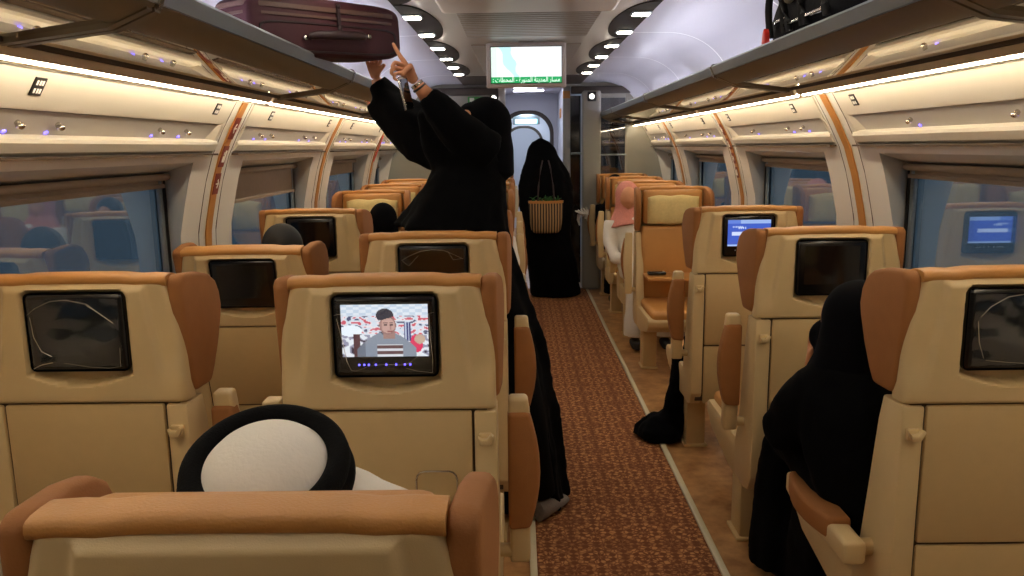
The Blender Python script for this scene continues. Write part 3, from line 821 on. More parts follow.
# ------------------------------------------------------------------ overhead screen
tv = empty('overhead_screen', (.060, 5.40, 2.10)); tag(tv, 'ceiling-hung overhead screen showing a pale map above green Arabic ticker', 'screen')
q = MB(); q.box(-.262, .262, 0, .05, -.115, .172, .010); q.build('housing', mat('tv_grey', (168, 158, 150), .35), tv)
q = MB(); q.box(-.236, .236, -.002, .004, -.090, .148); q.build('inner_bezel', 'bezel', tv)
def mapfn(u, v):
    if v < .16: return (30, 168, 96)
    a = .10 + .28*(1-v) + .035*math.sin(v*9); b = .28 + .13*(1-v) + .02*math.sin(v*14) - .10*max(0, v-.8)
    if a*.9 < u < b: return (196, 238, 240)
    if u < .08: return (226, 246, 232)
    return (244, 248, 250)
picture('map_picture', 'tvpic', .462, .228, 150, 72, mapfn, tv, Matrix.Translation((0, -.0035, .029)))
q = MB(); q.box(-.05, .05, .01, .04, .172, .185, .004); q.build('ceiling_bracket', 'ceil', tv)
FORMS = {'ا': ('\uFE8D', '\uFE8E', None, None), 'ل': ('\uFEDD', '\uFEDE', '\uFEDF', '\uFEE0'), 'م': ('\uFEE1', '\uFEE2', '\uFEE3', '\uFEE4'), 'د': ('\uFEA9', '\uFEAA', None, None),
         'ي': ('\uFEF1', '\uFEF2', '\uFEF3', '\uFEF4'), 'ن': ('\uFEE5', '\uFEE6', '\uFEE7', '\uFEE8'), 'ة': ('\uFE93', '\uFE94', None, None), 'و': ('\uFEED', '\uFEEE', None, None),
         'ر': ('\uFEAD', '\uFEAE', None, None), 'ح': ('\uFEA1', '\uFEA2', '\uFEA3', '\uFEA4'), 'ط': ('\uFEC1', '\uFEC2', '\uFEC3', '\uFEC4'), 'ت': ('\uFE95', '\uFE96', '\uFE97', '\uFE98'), 'س': ('\uFEB1', '\uFEB2', '\uFEB3', '\uFEB4')}
def shape(t):
    out = []
    for i, ch in enumerate(t):
        if ch not in FORMS: out.append(ch); continue
        prev = i > 0 and t[i-1] in FORMS and FORMS[t[i-1]][2]; nxt = i+1 < len(t) and t[i+1] in FORMS and FORMS[ch][2]
        out.append(FORMS[ch][3 if prev and nxt else 2 if nxt else 1 if prev else 0])
    return ''.join(out[::-1])
def text_mesh(name, body, size, m, parent, loc, rot, extrude=.0008):
    cu = bpy.data.curves.new(name, 'FONT'); cu.body = body; cu.size = size; cu.align_x = 'CENTER'; cu.align_y = 'CENTER'; cu.extrude = extrude
    t = bpy.data.objects.new(name + '_tmp', cu); COL.objects.link(t); dg = bpy.context.evaluated_depsgraph_get(); dg.update()
    me = bpy.data.meshes.new_from_object(t.evaluated_get(dg)); bpy.data.objects.remove(t); bpy.data.curves.remove(cu)
    me.materials.clear(); me.materials.append(M[m]); me.name = name
    o = bpy.data.objects.new(name, me); COL.objects.link(o); o.parent = parent; o.location = loc; o.rotation_euler = rot
    return o
M['white_text'] = emit('ticker_white', (240, 255, 245), 1.0)
tt = text_mesh('ticker_text', shape('مسار المدينة المنورة - المحطات :'), .042, 'white_text', tv, (0, -.006, -.066), (R(90), 0, 0), .0005)
if tt.dimensions.x > 1e-3: tt.scale = (min(1.6, .44/tt.dimensions.x), 1.0, 1)

# ------------------------------------------------------------------ end partition and what lies beyond
q = MB(); q.box(-1.60, -.215, Y1, Y1+.05, 0, 2.42); struct(q.build('wall_end_left', 'grey'))
q = MB(); q.box(1.20, 1.74, Y1, Y1+.05, 0, 2.42); struct(q.build('wall_end_right', 'grey'))
q = MB(); q.box(-.215, 1.20, Y1, Y1+.05, 2.25, 2.42); struct(q.build('wall_end_top', 'grey'))
q = MB(); q.box(-.215, -.135, Y1-.03, Y1+.08, 0, 2.25, .015); struct(q.build('trim_70', mat('jamb_light', (196, 192, 182), .35)))
q = MB(); q.box(.50, .585, Y1-.02, Y1+.08, 0, 2.25, .015); struct(q.build('trim_71', mat('jamb_grey', (150, 150, 146), .35)))
q = MB(); q.box(.70, .905, Y1-.22, Y1-.06, .01, 2.19, .03, 4); o = q.build('partition_post', 'grey'); tag(o, 'tall rounded grey post beside the dark glass door', 'post')
gd = empty('door_1', (.64, Y1+.02, 0)); struct(gd)
q = MB(); q.box(-.055, .06, -.008, .008, .05, 2.15); q.build('pane', M['glassblack'], gd)
q = MB(); q.box(-.05, .075, -.045, -.025, 1.505, 1.53, .008); q.box(-.05, -.03, -.04, 0, 1.505, 1.53); q.build('handrail', 'alu', gd)
gp = empty('glass_partition', (1.05, Y1-.02, 0)); tag(gp, 'glazed partition panel with steel cross bar right of the grey post', 'partition')
q = MB(); q.box(-.155, .15, -.006, .006, .05, 2.12); q.build('pane', 'partglass', gp)
q = MB(); q.box(-.165, -.145, -.02, .02, 0, 2.18, .004); q.box(.14, .165, -.02, .02, 0, 2.18, .004); q.box(-.145, .14, -.02, .02, 2.12, 2.18, .004); q.box(-.145, .14, -.02, .02, 0, .05, .004); q.build('frame', 'grey', gp)
q = MB(); q.tube([(-.15, -.04, 1.50), (.15, -.04, 1.50)], .010, 10); q.build('handrail', 'alu', gp)
q = MB(); q.box(-.02, .07, .02, .05, .05, 2.12, .004); q.build('dark_stile', 'rubber', gp)
for x, z, lab, yy in ((-.262, 2.135, 'small square lit lamp at the top left of the doorway', Y1-.012), (.80, 2.125, 'small square lit lamp at the top of the grey post', Y1-.232)):
    l = empty('signal_lamp', (x, yy, z)); q = MB(); q.box(-.045, .045, -.012, .012, -.05, .05, .006); q.build('lamp_frame', 'rubber', l)
    q = MB(); q.ell((0, -.012, 0), (.028, .006, .028), 16, 8); q.build('lamp_lens', emit('signal_lens', (255, 250, 235), 3), l); tag(l, lab, 'lamp', 'square doorway lamps')
l = empty('exit_sign', (-.45, Y1-.015, 2.12)); q = MB(); q.box(-.10, .10, -.012, .014, -.032, .032, .004); q.build('sign_box', 'green', l)
q = MB(); q.prism([(-.08, -.02), (-.03, -.02), (-.03, .02), (-.08, .02)], 'y', -.0135, -.0125); q.prism([(.0, .0), (.03, .022), (.03, .008), (.08, .008), (.08, -.008), (.03, -.008), (.03, -.022)], 'y', -.0135, -.0125); q.build('sign_symbol', 'signwhite', l); tag(l, 'small green exit sign above the end wall left of the doorway', 'sign')
q = MB(); q.box(.50, .58, Y1-.036, Y1-.018, 2.12, 2.20, .004); o = q.build('orange_notice', 'orange'); tag(o, 'small orange square notice just right of the overhead screen', 'notice')
o.location = (0, 0, 0)
l = empty('orange_placard', (.555, 10.6, 2.02)); q = MB(); q.box(-.006, .006, -.14, .14, -.06, .06, .002); q.build('notice_face', 'orange', l); tag(l, 'small orange notice on the white vestibule wall', 'notice')
# white cloth tied on the door rail
q = MB(); rd = random.Random(5)
for k in range(5):
    a = rd.uniform(-.5, .5); q.tube([(.62+.03*k, Y1-.30, .90+.01*k), (.68+.02*k, Y1-.33, .87-.02*a), (.74, Y1-.30+.02*k, .85+.05*a), (.76-.03*k, Y1-.29, .78+.03*k)], [.014, .026, .022, .010], 8, flat=.5)
q.tube([(.66, Y1-.30, .86), (.65, Y1-.30, .80), (.665, Y1-.30, .74)], [.02, .016, .008], 8, flat=.5)
q.tube([(.70, Y1-.30, .86), (.82, Y1-.285, .91)], [.02, .015], 8); o = q.build('knotted_cloth', 'white_cloth'); tag(o, 'white knotted cloth hanging in front of the grey post', 'cloth')

# vestibule
def vb(name, m, *b, bev=0): q = MB(); q.box(*b, bev); return struct(q.build(name, m))
vb('wall_vestibule_left', 'vest', -.45, -.35, Y1+.06, 11.6, 0, 2.35)
vb('wall_vestibule_right', 'vest', .56, .62, Y1+.25, 11.6, 0, 2.35, bev=.01)
vb('ceiling_vestibule', 'vest', -.5, .8, Y1+.06, 11.6, 2.33, 2.36)
for i, (y0, y1, x0, x1) in enumerate(((9.6, 10.15, -.05, .24), (10.55, 10.75, -.05, .34))):
    l = empty('vestibule_light', ((x0+x1)/2, (y0+y1)/2, 2.325)); q = MB(); q.box(-(x1-x0)/2, (x1-x0)/2, -(y1-y0)/2, (y1-y0)/2, -.012, .003, .004); q.build('diffuser', emit('vest_light', (240, 240, 255), 14), l)
    q = MB(); q.box(-(x1-x0)/2-.015, (x1-x0)/2+.015, -(y1-y0)/2-.015, (y1-y0)/2+.015, -.005, .004, .002); q.build('trim_ring', 'alu', l)
    tag(l, ['near rectangular ceiling light in the vestibule beyond the doorway', 'far rectangular ceiling light in the vestibule beyond the doorway'][i], 'ceiling light', 'vestibule lights')
def arch(cx, y, w, h, t, d, name, m, label, wall=True):
    q = MB(); rings = []
    def prof(ww, hh, r):
        pts = [(cx-ww, 0)]
        for a in range(0, 91, 10): pts.append((cx-ww+r-r*math.cos(R(a)), hh-r+r*math.sin(R(a))))
        for a in range(90, -1, -10): pts.append((cx+ww-r+r*math.cos(R(a)), hh-r+r*math.sin(R(a))))
        pts.append((cx+ww, 0)); return pts
    a = prof(w, h, .35*w/.4); b = prof(w+t, h+t, .35*w/.4+t*.6)
    for i in range(len(a)-1):
        q.add([(a[i][0], y, a[i][1]), (a[i+1][0], y, a[i+1][1]), (b[i+1][0], y, b[i+1][1]), (b[i][0], y, b[i][1]), (a[i][0], y+d, a[i][1]), (a[i+1][0], y+d, a[i+1][1]), (b[i+1][0], y+d, b[i+1][1]), (b[i][0], y+d, b[i][1])], [(0, 1, 2, 3), (7, 6, 5, 4), (0, 1, 5, 4), (2, 3, 7, 6)])
    o = q.build(name, m); tag(o, label, 'doorway arch', 'gangway arches')
    if wall:
        q = MB(); c = prof(w+t*.5, h+t*.5, .35*w/.4+t*.3)
        out = [(-1.4, 0), (-1.4, 2.45), (1.5, 2.45), (1.5, 0)]
        top = 2.45
        for i in range(len(c)-1):
            q.add([(c[i][0], y+.02, c[i][1]), (c[i+1][0], y+.02, c[i+1][1]), (c[i+1][0], y+.02, top), (c[i][0], y+.02, top)], [(0, 1, 2, 3)])
        q.add([(-1.5, y+.02, 0), (c[0][0], y+.02, 0), (c[0][0], y+.02, top), (-1.5, y+.02, top)], [(0, 1, 2, 3)])
        q.add([(1.7, y+.02, 0), (c[-1][0], y+.02, 0), (c[-1][0], y+.02, top), (1.7, y+.02, top)], [(0, 1, 2, 3)])
        struct(q.build('wall_' + name, 'vest', weld=False))
arch(.13, 11.6, .33, 2.06, .05, .12, 'gangway_arch', 'dark', 'dark rounded arch frame at the gangway into the next coach')
arch(.10, 14.2, .30, 1.92, .04, .1, 'inner_arch', 'dark', 'smaller far arch frame seen through the first one')
l = empty('far_screen', (.13, 12.6, 1.99)); q = MB(); q.box(-.21, .21, -.02, .04, -.05, .11, .01); q.build('housing', 'alu', l); q = MB(); q.box(-.04, .04, -.005, .025, .11, .312, .003); q.build('hanger', 'alu', l); q = MB(); q.box(-.17, .17, -.024, -.018, -.04, .03); q.build('display', emit('teal', (90, 220, 225), 2.0), l); tag(l, 'small teal lit screen hanging in the next coach', 'screen')
vb('wall_next_left', 'vest', -.75, -.70, 11.7, 16, 0, 2.4); vb('wall_next_right', 'vest', .95, 1.0, 11.7, 16, 0, 2.4); vb('ceiling_next', 'vest', -.8, 1.1, 11.7, 16, 2.3, 2.34); vb('wall_next_end', 'vest', -.8, 1.1, 15.9, 15.95, 0, 2.4)
for i, y in enumerate((12.6, 13.4)):
    f = copy_tree(fac[1]); f.location = (-.36, y, 0); f['label'] = ['tan seat in the next coach seen through the doorway, nearer one', 'tan seat in the next coach seen through the doorway, farther one'][i]; f['group'] = 'seats in the next coach'

for i, y in enumerate((12.3, 13.6, 15.0)):  # unseen fill panels, added to brighten the next coach
    l = empty('next_coach_fill', (.12, y, 2.298)); q = MB(); q.box(-.14, .14, -.25, .25, -.012, .003, .004); q.build('diffuser', emit('next_fill_%d' % i, (225, 240, 255), 24), l); q = MB(); q.box(-.155, .155, -.265, .265, -.006, .004, .002); q.build('trim_ring', 'alu', l); tag(l, 'added white fill light panel in the next coach, %s' % ['nearest', 'middle', 'farthest'][i], 'ceiling light', 'added next coach fill lights')
w = bpy.data.worlds.new('World'); scene.world = w; w.use_nodes = True
w.node_tree.nodes['Background'].inputs[0].default_value = (.36, .45, .52, 1); w.node_tree.nodes['Background'].inputs[1].default_value = .70
scene.view_settings.view_transform = 'Standard'; scene.view_settings.look = 'None'; scene.view_settings.gamma = 1; scene.view_settings.exposure = 0.18; scene.view_settings.use_curve_mapping = False
# ------------------------------------------------------------------ people
def ring(cx, cy, z, rx, ry, n=48, folds=0, amp=0, ph=0, tilt=(0, 0), sq=1.0):
    out = []
    for k in range(n):
        t = 2*math.pi*k/n
        f = 1 + amp*math.sin(folds*t+ph) + amp*.5*math.sin((folds*2+1)*t+ph*2.3)
        c = math.copysign(abs(math.cos(t))**sq, math.cos(t)); s_ = math.copysign(abs(math.sin(t))**sq, math.sin(t))
        x = rx*f*c; y = ry*f*s_
        out.append(Vector((cx+x, cy+y, z + tilt[0]*x + tilt[1]*y)))
    return out
def dring(c, d, r1, r2, n=28, folds=0, amp=0, ph=0, up=(0, 0, 1)):
    """ring round point c, normal to direction d"""
    d = Vector(d).normalized(); u = Vector(up)
    if abs(d.dot(u)) > .95: u = Vector((0, 1, 0))
    a = d.cross(u).normalized(); b = a.cross(d).normalized(); c = Vector(c)
    return [c + a*r1*(1+amp*math.sin(folds*t+ph))*math.cos(t) + b*r2*(1+amp*math.sin(folds*t+ph))*math.sin(t) for t in [2*math.pi*k/n for k in range(n)]]
def limb(q, pts, n=28):
    """pts: (centre, r1, r2) list -> closed tapering tube"""
    P = [Vector(p[0]) for p in pts]
    rings = []
    for i, p in enumerate(pts):
        d = P[min(i+1, len(P)-1)] - P[max(i-1, 0)]
        rings.append(dring(P[i], d, p[1], p[2], n, *(p[3:] if len(p) > 3 else ())))
    q.loft(rings); return q
def fuse(o, vox=.012, sm=6):
    m = o.modifiers.new('remesh', 'REMESH'); m.mode = 'VOXEL'; m.voxel_size = vox; m.use_smooth_shade = True
    s_ = o.modifiers.new('smooth', 'SMOOTH'); s_.iterations = sm; s_.factor = .5
    return o
def folds_mod(o, strength=.02, size=.12, vox=None):
    t = bpy.data.textures.new('cloth_folds', 'CLOUDS'); t.noise_scale = size; t.noise_depth = 2
    d = o.modifiers.new('folds', 'DISPLACE'); d.texture = t; d.strength = strength; d.mid_level = .5; d.texture_coords = 'LOCAL'
    return o
def skin_chain(name, chains, m, parent, sub=2):
    """chains: list of [(point, radius), ...]; all share their first point"""
    me = bpy.data.meshes.new(name); vs = []; es = []; rs = []
    root_i = None
    for ch in chains:
        prev = None
        for k, (p, r) in enumerate(ch):
            if k == 0:
                if root_i is None: root_i = 0; vs.append(p); rs.append(r)
                prev = root_i; continue
            vs.append(p); rs.append(r); es.append((prev, len(vs)-1)); prev = len(vs)-1
    me.from_pydata([tuple(v) for v in vs], es, []); me.materials.append(M[m] if isinstance(m, str) else m)
    o = bpy.data.objects.new(name, me); COL.objects.link(o); o.parent = parent
    md = o.modifiers.new('skin', 'SKIN'); md.use_smooth_shade = True
    lay = me.skin_vertices[0] if me.skin_vertices else None
    if lay is None:
        bm = bmesh.new(); bm.from_mesh(me); bm.verts.layers.skin.verify(); bm.to_mesh(me); bm.free(); lay = me.skin_vertices[0]
    for i, r in enumerate(rs): lay.data[i].radius = (r, r)
    lay.data[0].use_root = True
    ss = o.modifiers.new('sub', 'SUBSURF'); ss.levels = sub; ss.render_levels = sub
    return o
def head_mesh(c, fwd, r=.085, up=(0, 0, 1)):
    """a head with brow, nose, chin, ears facing fwd"""
    f = Vector(fwd).normalized(); u = Vector(up); s_ = f.cross(u).normalized(); u = s_.cross(f).normalized(); c = Vector(c)
    q = MB(); rings = []
    n = 28
    for i in range(19):
        th = math.pi*i/18; z = math.cos(th)*1.25*r
        rr = math.sin(th)
        row = []
        for k in range(n):
            a = 2*math.pi*k/n; fx = math.cos(a); sx = math.sin(a)
            w = .86 if z > -.3*r else .86 - .22*min(1, (-.3*r-z)/(.9*r))
            d = 1.0
            front = max(0, fx)
            df = 1.0*rr
            if front > 0:
                nose = math.exp(-(sx/.20)**2)*math.exp(-((z+.12*r)/(.22*r))**2)*.24*front
                eye = math.exp(-((abs(sx)-.34)/.16)**2)*math.exp(-((z-.12*r)/(.14*r))**2)*-.08
                lip = math.exp(-(sx/.28)**2)*math.exp(-((z+.52*r)/(.10*r))**2)*.07
                chin = math.exp(-(sx/.3)**2)*math.exp(-((z+.88*r)/(.2*r))**2)*.16
                df += nose + eye + lip + chin
            row.append(c + f*r*df*fx*1.02 + s_*r*w*rr*sx + u*z)
        rings.append(row)
    q.loft(rings)
    for sg in (-1, 1):
        q.ell(c + s_*sg*r*.86 + u*(-.05*r), (r*.13, r*.22, r*.32), 12, 8)
    return q

# --- the woman reaching up to the rack ------------------------------------
wr = empty('person', (-.05, 3.42, 0)); tag(wr, 'standing person in a black abaya reaching up to the maroon suitcase, phone in hand', 'person')
def L(p): return Vector(p) - wr.location
q = MB(); YW = 3.42
rs = [(-.02, .02, .22, .20, .10), (-.04, .35, .205, .19, .10), (-.09, .75, .19, .18, .08), (-.17, 1.02, .185, .17, .06), (-.225, 1.20, .185, .165, .05), (-.235, 1.34, .180, .150, .04), (-.225, 1.46, .172, .135, .02), (-.195, 1.55, .150, .12, 0), (-.16, 1.60, .085, .085, 0)]
q.loft([[p - wr.location for p in ring(cx, YW, z, rx, ry, 60, 7, a, z*2)] for cx, z, rx, ry, a in rs])
# hanging cape over the hips
q.loft([[p - wr.location for p in ring(cx, YW-.02, z, rx, ry, 60, 6, a, z*2, tilt=(-.06, 0))] for cx, z, rx, ry, a in [(-.20, 1.52, .14, .12, 0), (-.235, 1.42, .175, .15, .02), (-.270, 1.33, .205, .175, .05), (-.300, 1.262, .232, .195, .07), (-.300, 1.255, .20, .17, .07)]])
# far arm: wide draped sleeve up to the rack
def A(px, py, Y): return at(px, py, Y) - wr.location
limb(q, [(A(474, 152, 3.46), .10, .10), (A(452, 142, 3.50), .120, .11), (A(428, 132, 3.54), .125, .10, 5, .04), (A(404, 116, 3.57), .105, .085, 5, .05), (A(388, 99, 3.58), .078, .065, 5, .05), (A(377, 82, 3.58), .045, .045)])
limb(q, [(A(424, 108, 3.30), .030, .04), (A(432, 124, 3.34), .060, .06), (A(440, 142, 3.40), .095, .08), (A(458, 165, 3.42), .13, .11)])
limb(q, [(A(440, 150, 3.52), .11, .10), (A(416, 142, 3.55), .095, .08), (A(398, 126, 3.57), .075, .07), (A(381, 110, 3.58), .050, .06), (A(374, 100, 3.58), .03, .05)])
# near arm: sleeve slipped to the forearm
limb(q, [(A(484, 152, 3.36), .10, .10), (A(468, 138, 3.30), .088, .085), (A(452, 124, 3.26), .072, .075, 5, .04), (A(438, 108, 3.24), .060, .062, 5, .05), (A(427, 95, 3.23), .052, .046, 5, .06)])
body = q.build('abaya', 'abaya', wr); fuse(body, .012, 5); folds_mod(body, .022, .10)
# head, hood, veil
hd = head_mesh(A(481, 126, 3.44), (-.86, .30, .12), .088).build('head', 'skin', wr, ang=180)
q = MB(); hc = A(484, 128, 3.44)
q.ell(hc + Vector((.012, 0, .012)), (.108, .106, .118), 30, 18)
limb(q, [(hc + Vector((.01, 0, .0)), .10, .095), (hc + Vector((.02, 0, -.09)), .105, .10), (hc + Vector((.015, 0, -.17)), .115, .11), (hc + Vector((-.02, 0, -.24)), .125, .12)])
q.ell(hc + Vector((-.052, .012, -.045)), (.062, .075, .068), 20, 12)
q.ell(hc + Vector((-.045, .010, .070)), (.060, .075, .040), 20, 12)
hood = q.build('hood', 'navy', wr); fuse(hood, .009, 3)
q = MB(); q.ell(A(466, 114, 3.345), (.020, .020, .017), 16, 10); q.build('eye_area', 'skin', wr)
q = MB(); q.ell(A(464, 113.5, 3.325), (.008, .006, .005), 12, 8); q.build('eye', mat('dark_eye', (30, 20, 16), .2), wr)
# near forearm with wrist and hand pointing up, phone held in the palm
wrist = A(416, 83, 3.22); elbow = A(428, 97, 3.23)
q = MB(); limb(q, [(elbow, .036, .034), (A(422, 90, 3.225), .033, .028), (wrist, .027, .021)], 20); q.build('forearm', 'skin', wr, ang=180)
palm = A(408, 72, 3.21); kn = A(402, 63, 3.20)
ch = [[(wrist, .021), (palm, .025), (A(404, 65, 3.20), .018)]]
k0 = A(404, 66, 3.20)
hand_root = palm
def finger(pts, r=.0085): return [(palm, .024)] + [(p, rr) for p, rr in pts]
chains = [
    [(palm, .024), (A(412, 78, 3.215), .022), (wrist, .021)],
    finger([(A(405, 63, 3.20), .011), (A(400, 56, 3.20), .0088), (A(396, 49, 3.20), .0080), (A(392.5, 42.5, 3.20), .0062)]),          # index
    finger([(A(401, 65, 3.19), .011), (A(395, 62, 3.17), .0088), (A(392, 67, 3.165), .0082), (A(395, 71, 3.17), .0068)]),              # middle, curled
    finger([(A(400, 69, 3.19), .011), (A(393, 67.5, 3.165), .0086), (A(391, 73, 3.16), .0080), (A(395, 76, 3.17), .0065)]),            # ring
    finger([(A(401, 73, 3.19), .010), (A(395, 73.5, 3.17), .0078), (A(394, 78.5, 3.165), .0070), (A(398, 80.5, 3.17), .0058)]),        # little
    finger([(A(410, 66, 3.19), .012), (A(406, 70, 3.165), .0098), (A(402, 75, 3.155), .0080)]),                                        # thumb
]
skin_chain('hand', chains, 'skin', wr, 2)
q = MB(); d = (wrist - palm).normalized(); cc = wrist + d*.006
q.loft([dring(cc + d*t, d, .030, .026, 24) for t in (-.006, .006)]); q.build('bracelet', 'chrome', wr)
q = MB(); q.loft([dring(cc + d*(.016+t), d, .034, .029, 24) for t in (-.004, .004)]); q.build('bracelet', mat('dark_strap', (50, 46, 46), .4), wr)
# phone
pa, pb = at(402, 78, 3.15), at(409, 108, 3.16)
ph = empty('smartphone', (pa+pb)/2); dv = (pb-pa); 
q = MB(); q.box(-.034, .034, -.0045, .0045, -dv.length/2-.006, dv.length/2+.006, .004, 3)
zx = -dv.normalized(); xx = Vector((.34, .94, 0)); xx = (xx - zx*xx.dot(zx)).normalized(); yy_ = zx.cross(xx)
ph.rotation_euler = Matrix((xx, yy_, zx)).transposed().to_euler()
q.build('case', 'chrome', ph); q = MB(); q.box(-.030, .030, -.0062, .0062, -dv.length/2+.004, dv.length/2-.004); q.build('glass_face', 'glassblack', ph)
tag(ph, 'silver-edged smartphone dangling below the raised hand of the reaching person', 'phone')
# far hand under the suitcase
AH = lambda px, py, Y: A(px - 3, py - 5, Y)
w2 = AH(379, 84, 3.58); p2 = AH(377, 74, 3.57)
chains = [[(p2, .024), (AH(378, 80, 3.575), .021), (w2, .022)]]
for i, (ex, ey) in enumerate(((370, 66), (375, 63.5), (380, 63), (385, 64.5))):
    bx = 372 + 3.2*i
    chains.append([(p2, .024), (AH(bx, 70-.3*i, 3.565), .011), (AH((bx+ex)/2-.5, (70+ey)/2, 3.555), .0092), (AH(ex, ey, 3.55), .0075)])
chains.append([(p2, .024), (AH(384, 74, 3.56), .011), (AH(388, 69, 3.55), .0085)])
skin_chain('hand', chains, 'skin', wr, 2)
q = MB(); limb(q, [(AH(384, 96, 3.58), .036, .034), (w2, .025, .022)], 18); q.build('forearm', 'skin', wr, ang=180)
# shoe at the aisle edge
def shoe(parent, c, ang, m='grey_shoe', ln=.25):
    q = MB(); rings = []
    cs, sn = math.cos(ang), math.sin(ang)
    for i in range(11):
        t = i/10; w_ = .036 + .012*math.sin(t*math.pi*.9) - (.022 if t > .93 else 0) - (.012 if t < .05 else 0); h = .085 - .045*smooth(.25, .8, t) - (.02 if t > .93 else 0)
        x = (t-.3)*ln; row = []
        for k in range(20):
            a = 2*math.pi*k/20; yy = w_*math.cos(a); zz = max(0, .018+h/2 - .018 + h/2*math.sin(a))
            row.append(Vector((c[0] + x*cs - yy*sn, c[1] + x*sn + yy*cs, c[2]+zz)) - (parent.location if parent else Vector()))
        rings.append(row)
    q.loft(rings); return q.build('shoe', m, parent, ang=60)
shoe(wr, (.105, 3.26, .012), R(62)); shoe(wr, (-.12, 3.42, .012), R(70))
q = MB(); limb(q, [((-.03-wr.location.x, 3.30-wr.location.y, .78), .08, .10), ((.035-wr.location.x, 3.28-wr.location.y, .45), .07, .10), ((.085-wr.location.x, 3.27-wr.location.y, .11), .060, .08)], 24)
q.build('trouser_leg', 'abaya', wr, ang=180)

# --- generic seated figure -------------------------------------------------
def seated(x, y, rz, label, robe, headkind, lean=0, head_dx=0, zoff=0, group=None, skinface=True, narrow=1.0):
    """local frame: faces +Y, origin on the floor below the hips"""
    p = empty('person', (x, y, 0), rz); tag(p, label, 'person')
    q = MB(); n = narrow
    q.loft([ring(lean*.0, .02, .50, .19*n, .16, 40, 5, .03), ring(lean*.2, .00, .62, .19*n, .15, 40, 5, .04, 1), ring(lean*.5, -.02, .78, .185*n, .14, 40, 5, .03, 2), ring(lean*.8, -.02, .93, .20*n, .13, 40, 5, .02, 3), ring(lean*.95, -.01, 1.0, .165*n, .11), ring(lean+head_dx*.3, 0, 1.06, .075, .07)])
    for s_ in (-1, 1):
        limb(q, [((s_*.10, .02, .56), .10, .085), ((s_*.115, .25, .585), .085, .08), ((s_*.12, .42, .57), .075, .08, 5, .04), ((s_*.12, .48, .40), .08, .085, 5, .06), ((s_*.12, .47, .10), .095, .095, 5, .08)])
        limb(q, [((lean*.9+s_*.18*n, -.01, .97), .065, .065), ((lean*.7+s_*.225*n, .04, .80), .055, .055), ((lean*.5+s_*.20*n, .14, .68), .050, .052), ((s_*.10, .28, .68), .042, .042)])
    o = q.build('robe', robe, p); fuse(o, .014, 5); folds_mod(o, .016, .09)
    for s_ in (-1, 1):
        hp = Vector((s_*.075, .31, .69)); ch = [[(hp, .02), (Vector((s_*.10, .27, .69)), .02)]]
        for i in range(4): 
            bx = s_*(.100 - .018*i); ch.append([(hp, .02), (Vector((bx, .345, .690)), .0095), (Vector((bx, .372-.003*abs(i-1.5), .678)), .0082), (Vector((bx, .385-.003*abs(i-1.5), .662)), .0070)])
        ch.append([(hp, .02), (Vector((s_*.045, .325, .70)), .010), (Vector((s_*.035, .35, .695)), .0085)])
        skin_chain('hand', ch, 'skin', p, 1)
        shoe(p, (p.location.x + 0, 0, 0), 0) if False else None
    for s_ in (-1, 1):
        q = MB(); q.prism([(s_*.12-.04, .42), (s_*.12+.04, .42), (s_*.12+.042, .60), (s_*.12, .66), (s_*.12-.042, .60)], 'z', .012, .07, .018, 2); q.build('shoe', 'rubber', p)
    hc = Vector((lean+head_dx, .015, 1.165))
    if skinface: head_mesh(hc, (0, 1, -.1), .085).build('head', 'skin', p, ang=180)
    q = MB()
    if headkind in ('hood', 'scarf'):
        m = 'navy' if headkind == 'hood' else 'pink'
        q.ell(hc + Vector((0, -.018, .018)) if headkind == 'hood' else hc + Vector((0, -.045, .026)), (.100, .104, .118), 28, 16)
        limb(q, [(hc + Vector((0, -.03, .02)), .098, .09), (hc + Vector((0, -.035, -.08)), .10, .085, 6, .05), (hc + Vector((-lean*.1, -.03, -.17)), .15*n, .11, 6, .07), (hc + Vector((-lean*.2, -.01, -.24)), .185*n, .13, 6, .08)])
        o = q.build('headscarf' if headkind == 'scarf' else 'hood', m, p); fuse(o, .010, 3)
    else:
        q.ell(hc + Vector((0, -.016, .032)), (.088, .090, .100), 24, 14); o = q.build('hair', mat('black_hair', (14, 12, 12), .7), p)
    for c in p.children: c.location.z += zoff if c.name.split('.')[0] not in ('shoe',) else 0
    return p
# woman in the near right seat (leans to the aisle, black abaya)
pw = empty('person', (1.07, 2.20, 0)); tag(pw, 'seated person in black abaya and hood in the nearest right seat, leaning aisleward', 'person')
def LW_(p): return Vector(p) - pw.location
q = MB()
q.loft([[LW_(p) for p in r_] for r_ in (ring(1.10, 2.20, .50, .20, .18, 44, 6, .03), ring(1.07, 2.20, .62, .22, .18, 44, 6, .03, 1), ring(1.035, 2.22, .76, .215, .17, 44, 6, .03, 2), ring(.995, 2.24, .88, .185, .15, 44, 6, .02), ring(.965, 2.25, .95, .13, .12), ring(.955, 2.25, 1.02, .08, .08))])
limb(q, [(LW_((.88, 2.26, .90)), .075, .075), (LW_((.845, 2.32, .81)), .080, .085, 5, .04), (LW_((.835, 2.40, .71)), .075, .075, 5, .05), (LW_((.86, 2.52, .67)), .060, .065), (LW_((.90, 2.64, .66)), .045, .05)])
limb(q, [(LW_((1.13, 2.24, .94)), .07, .07), (LW_((1.20, 2.32, .80)), .065, .07), (LW_((1.17, 2.46, .69)), .06, .06), (LW_((1.04, 2.60, .67)), .045, .045)])
for s_ in (-1, 1):
    limb(q, [(LW_((1.06+s_*.10, 2.22, .58)), .11, .10), (LW_((1.06+s_*.10, 2.50, .60)), .10, .09), (LW_((1.06+s_*.10, 2.70, .57)), .085, .09, 5, .05), (LW_((1.05+s_*.10, 2.76, .38)), .090, .09, 5, .06), (LW_((1.05+s_*.10, 2.74, .06)), .105, .10, 5, .09)])
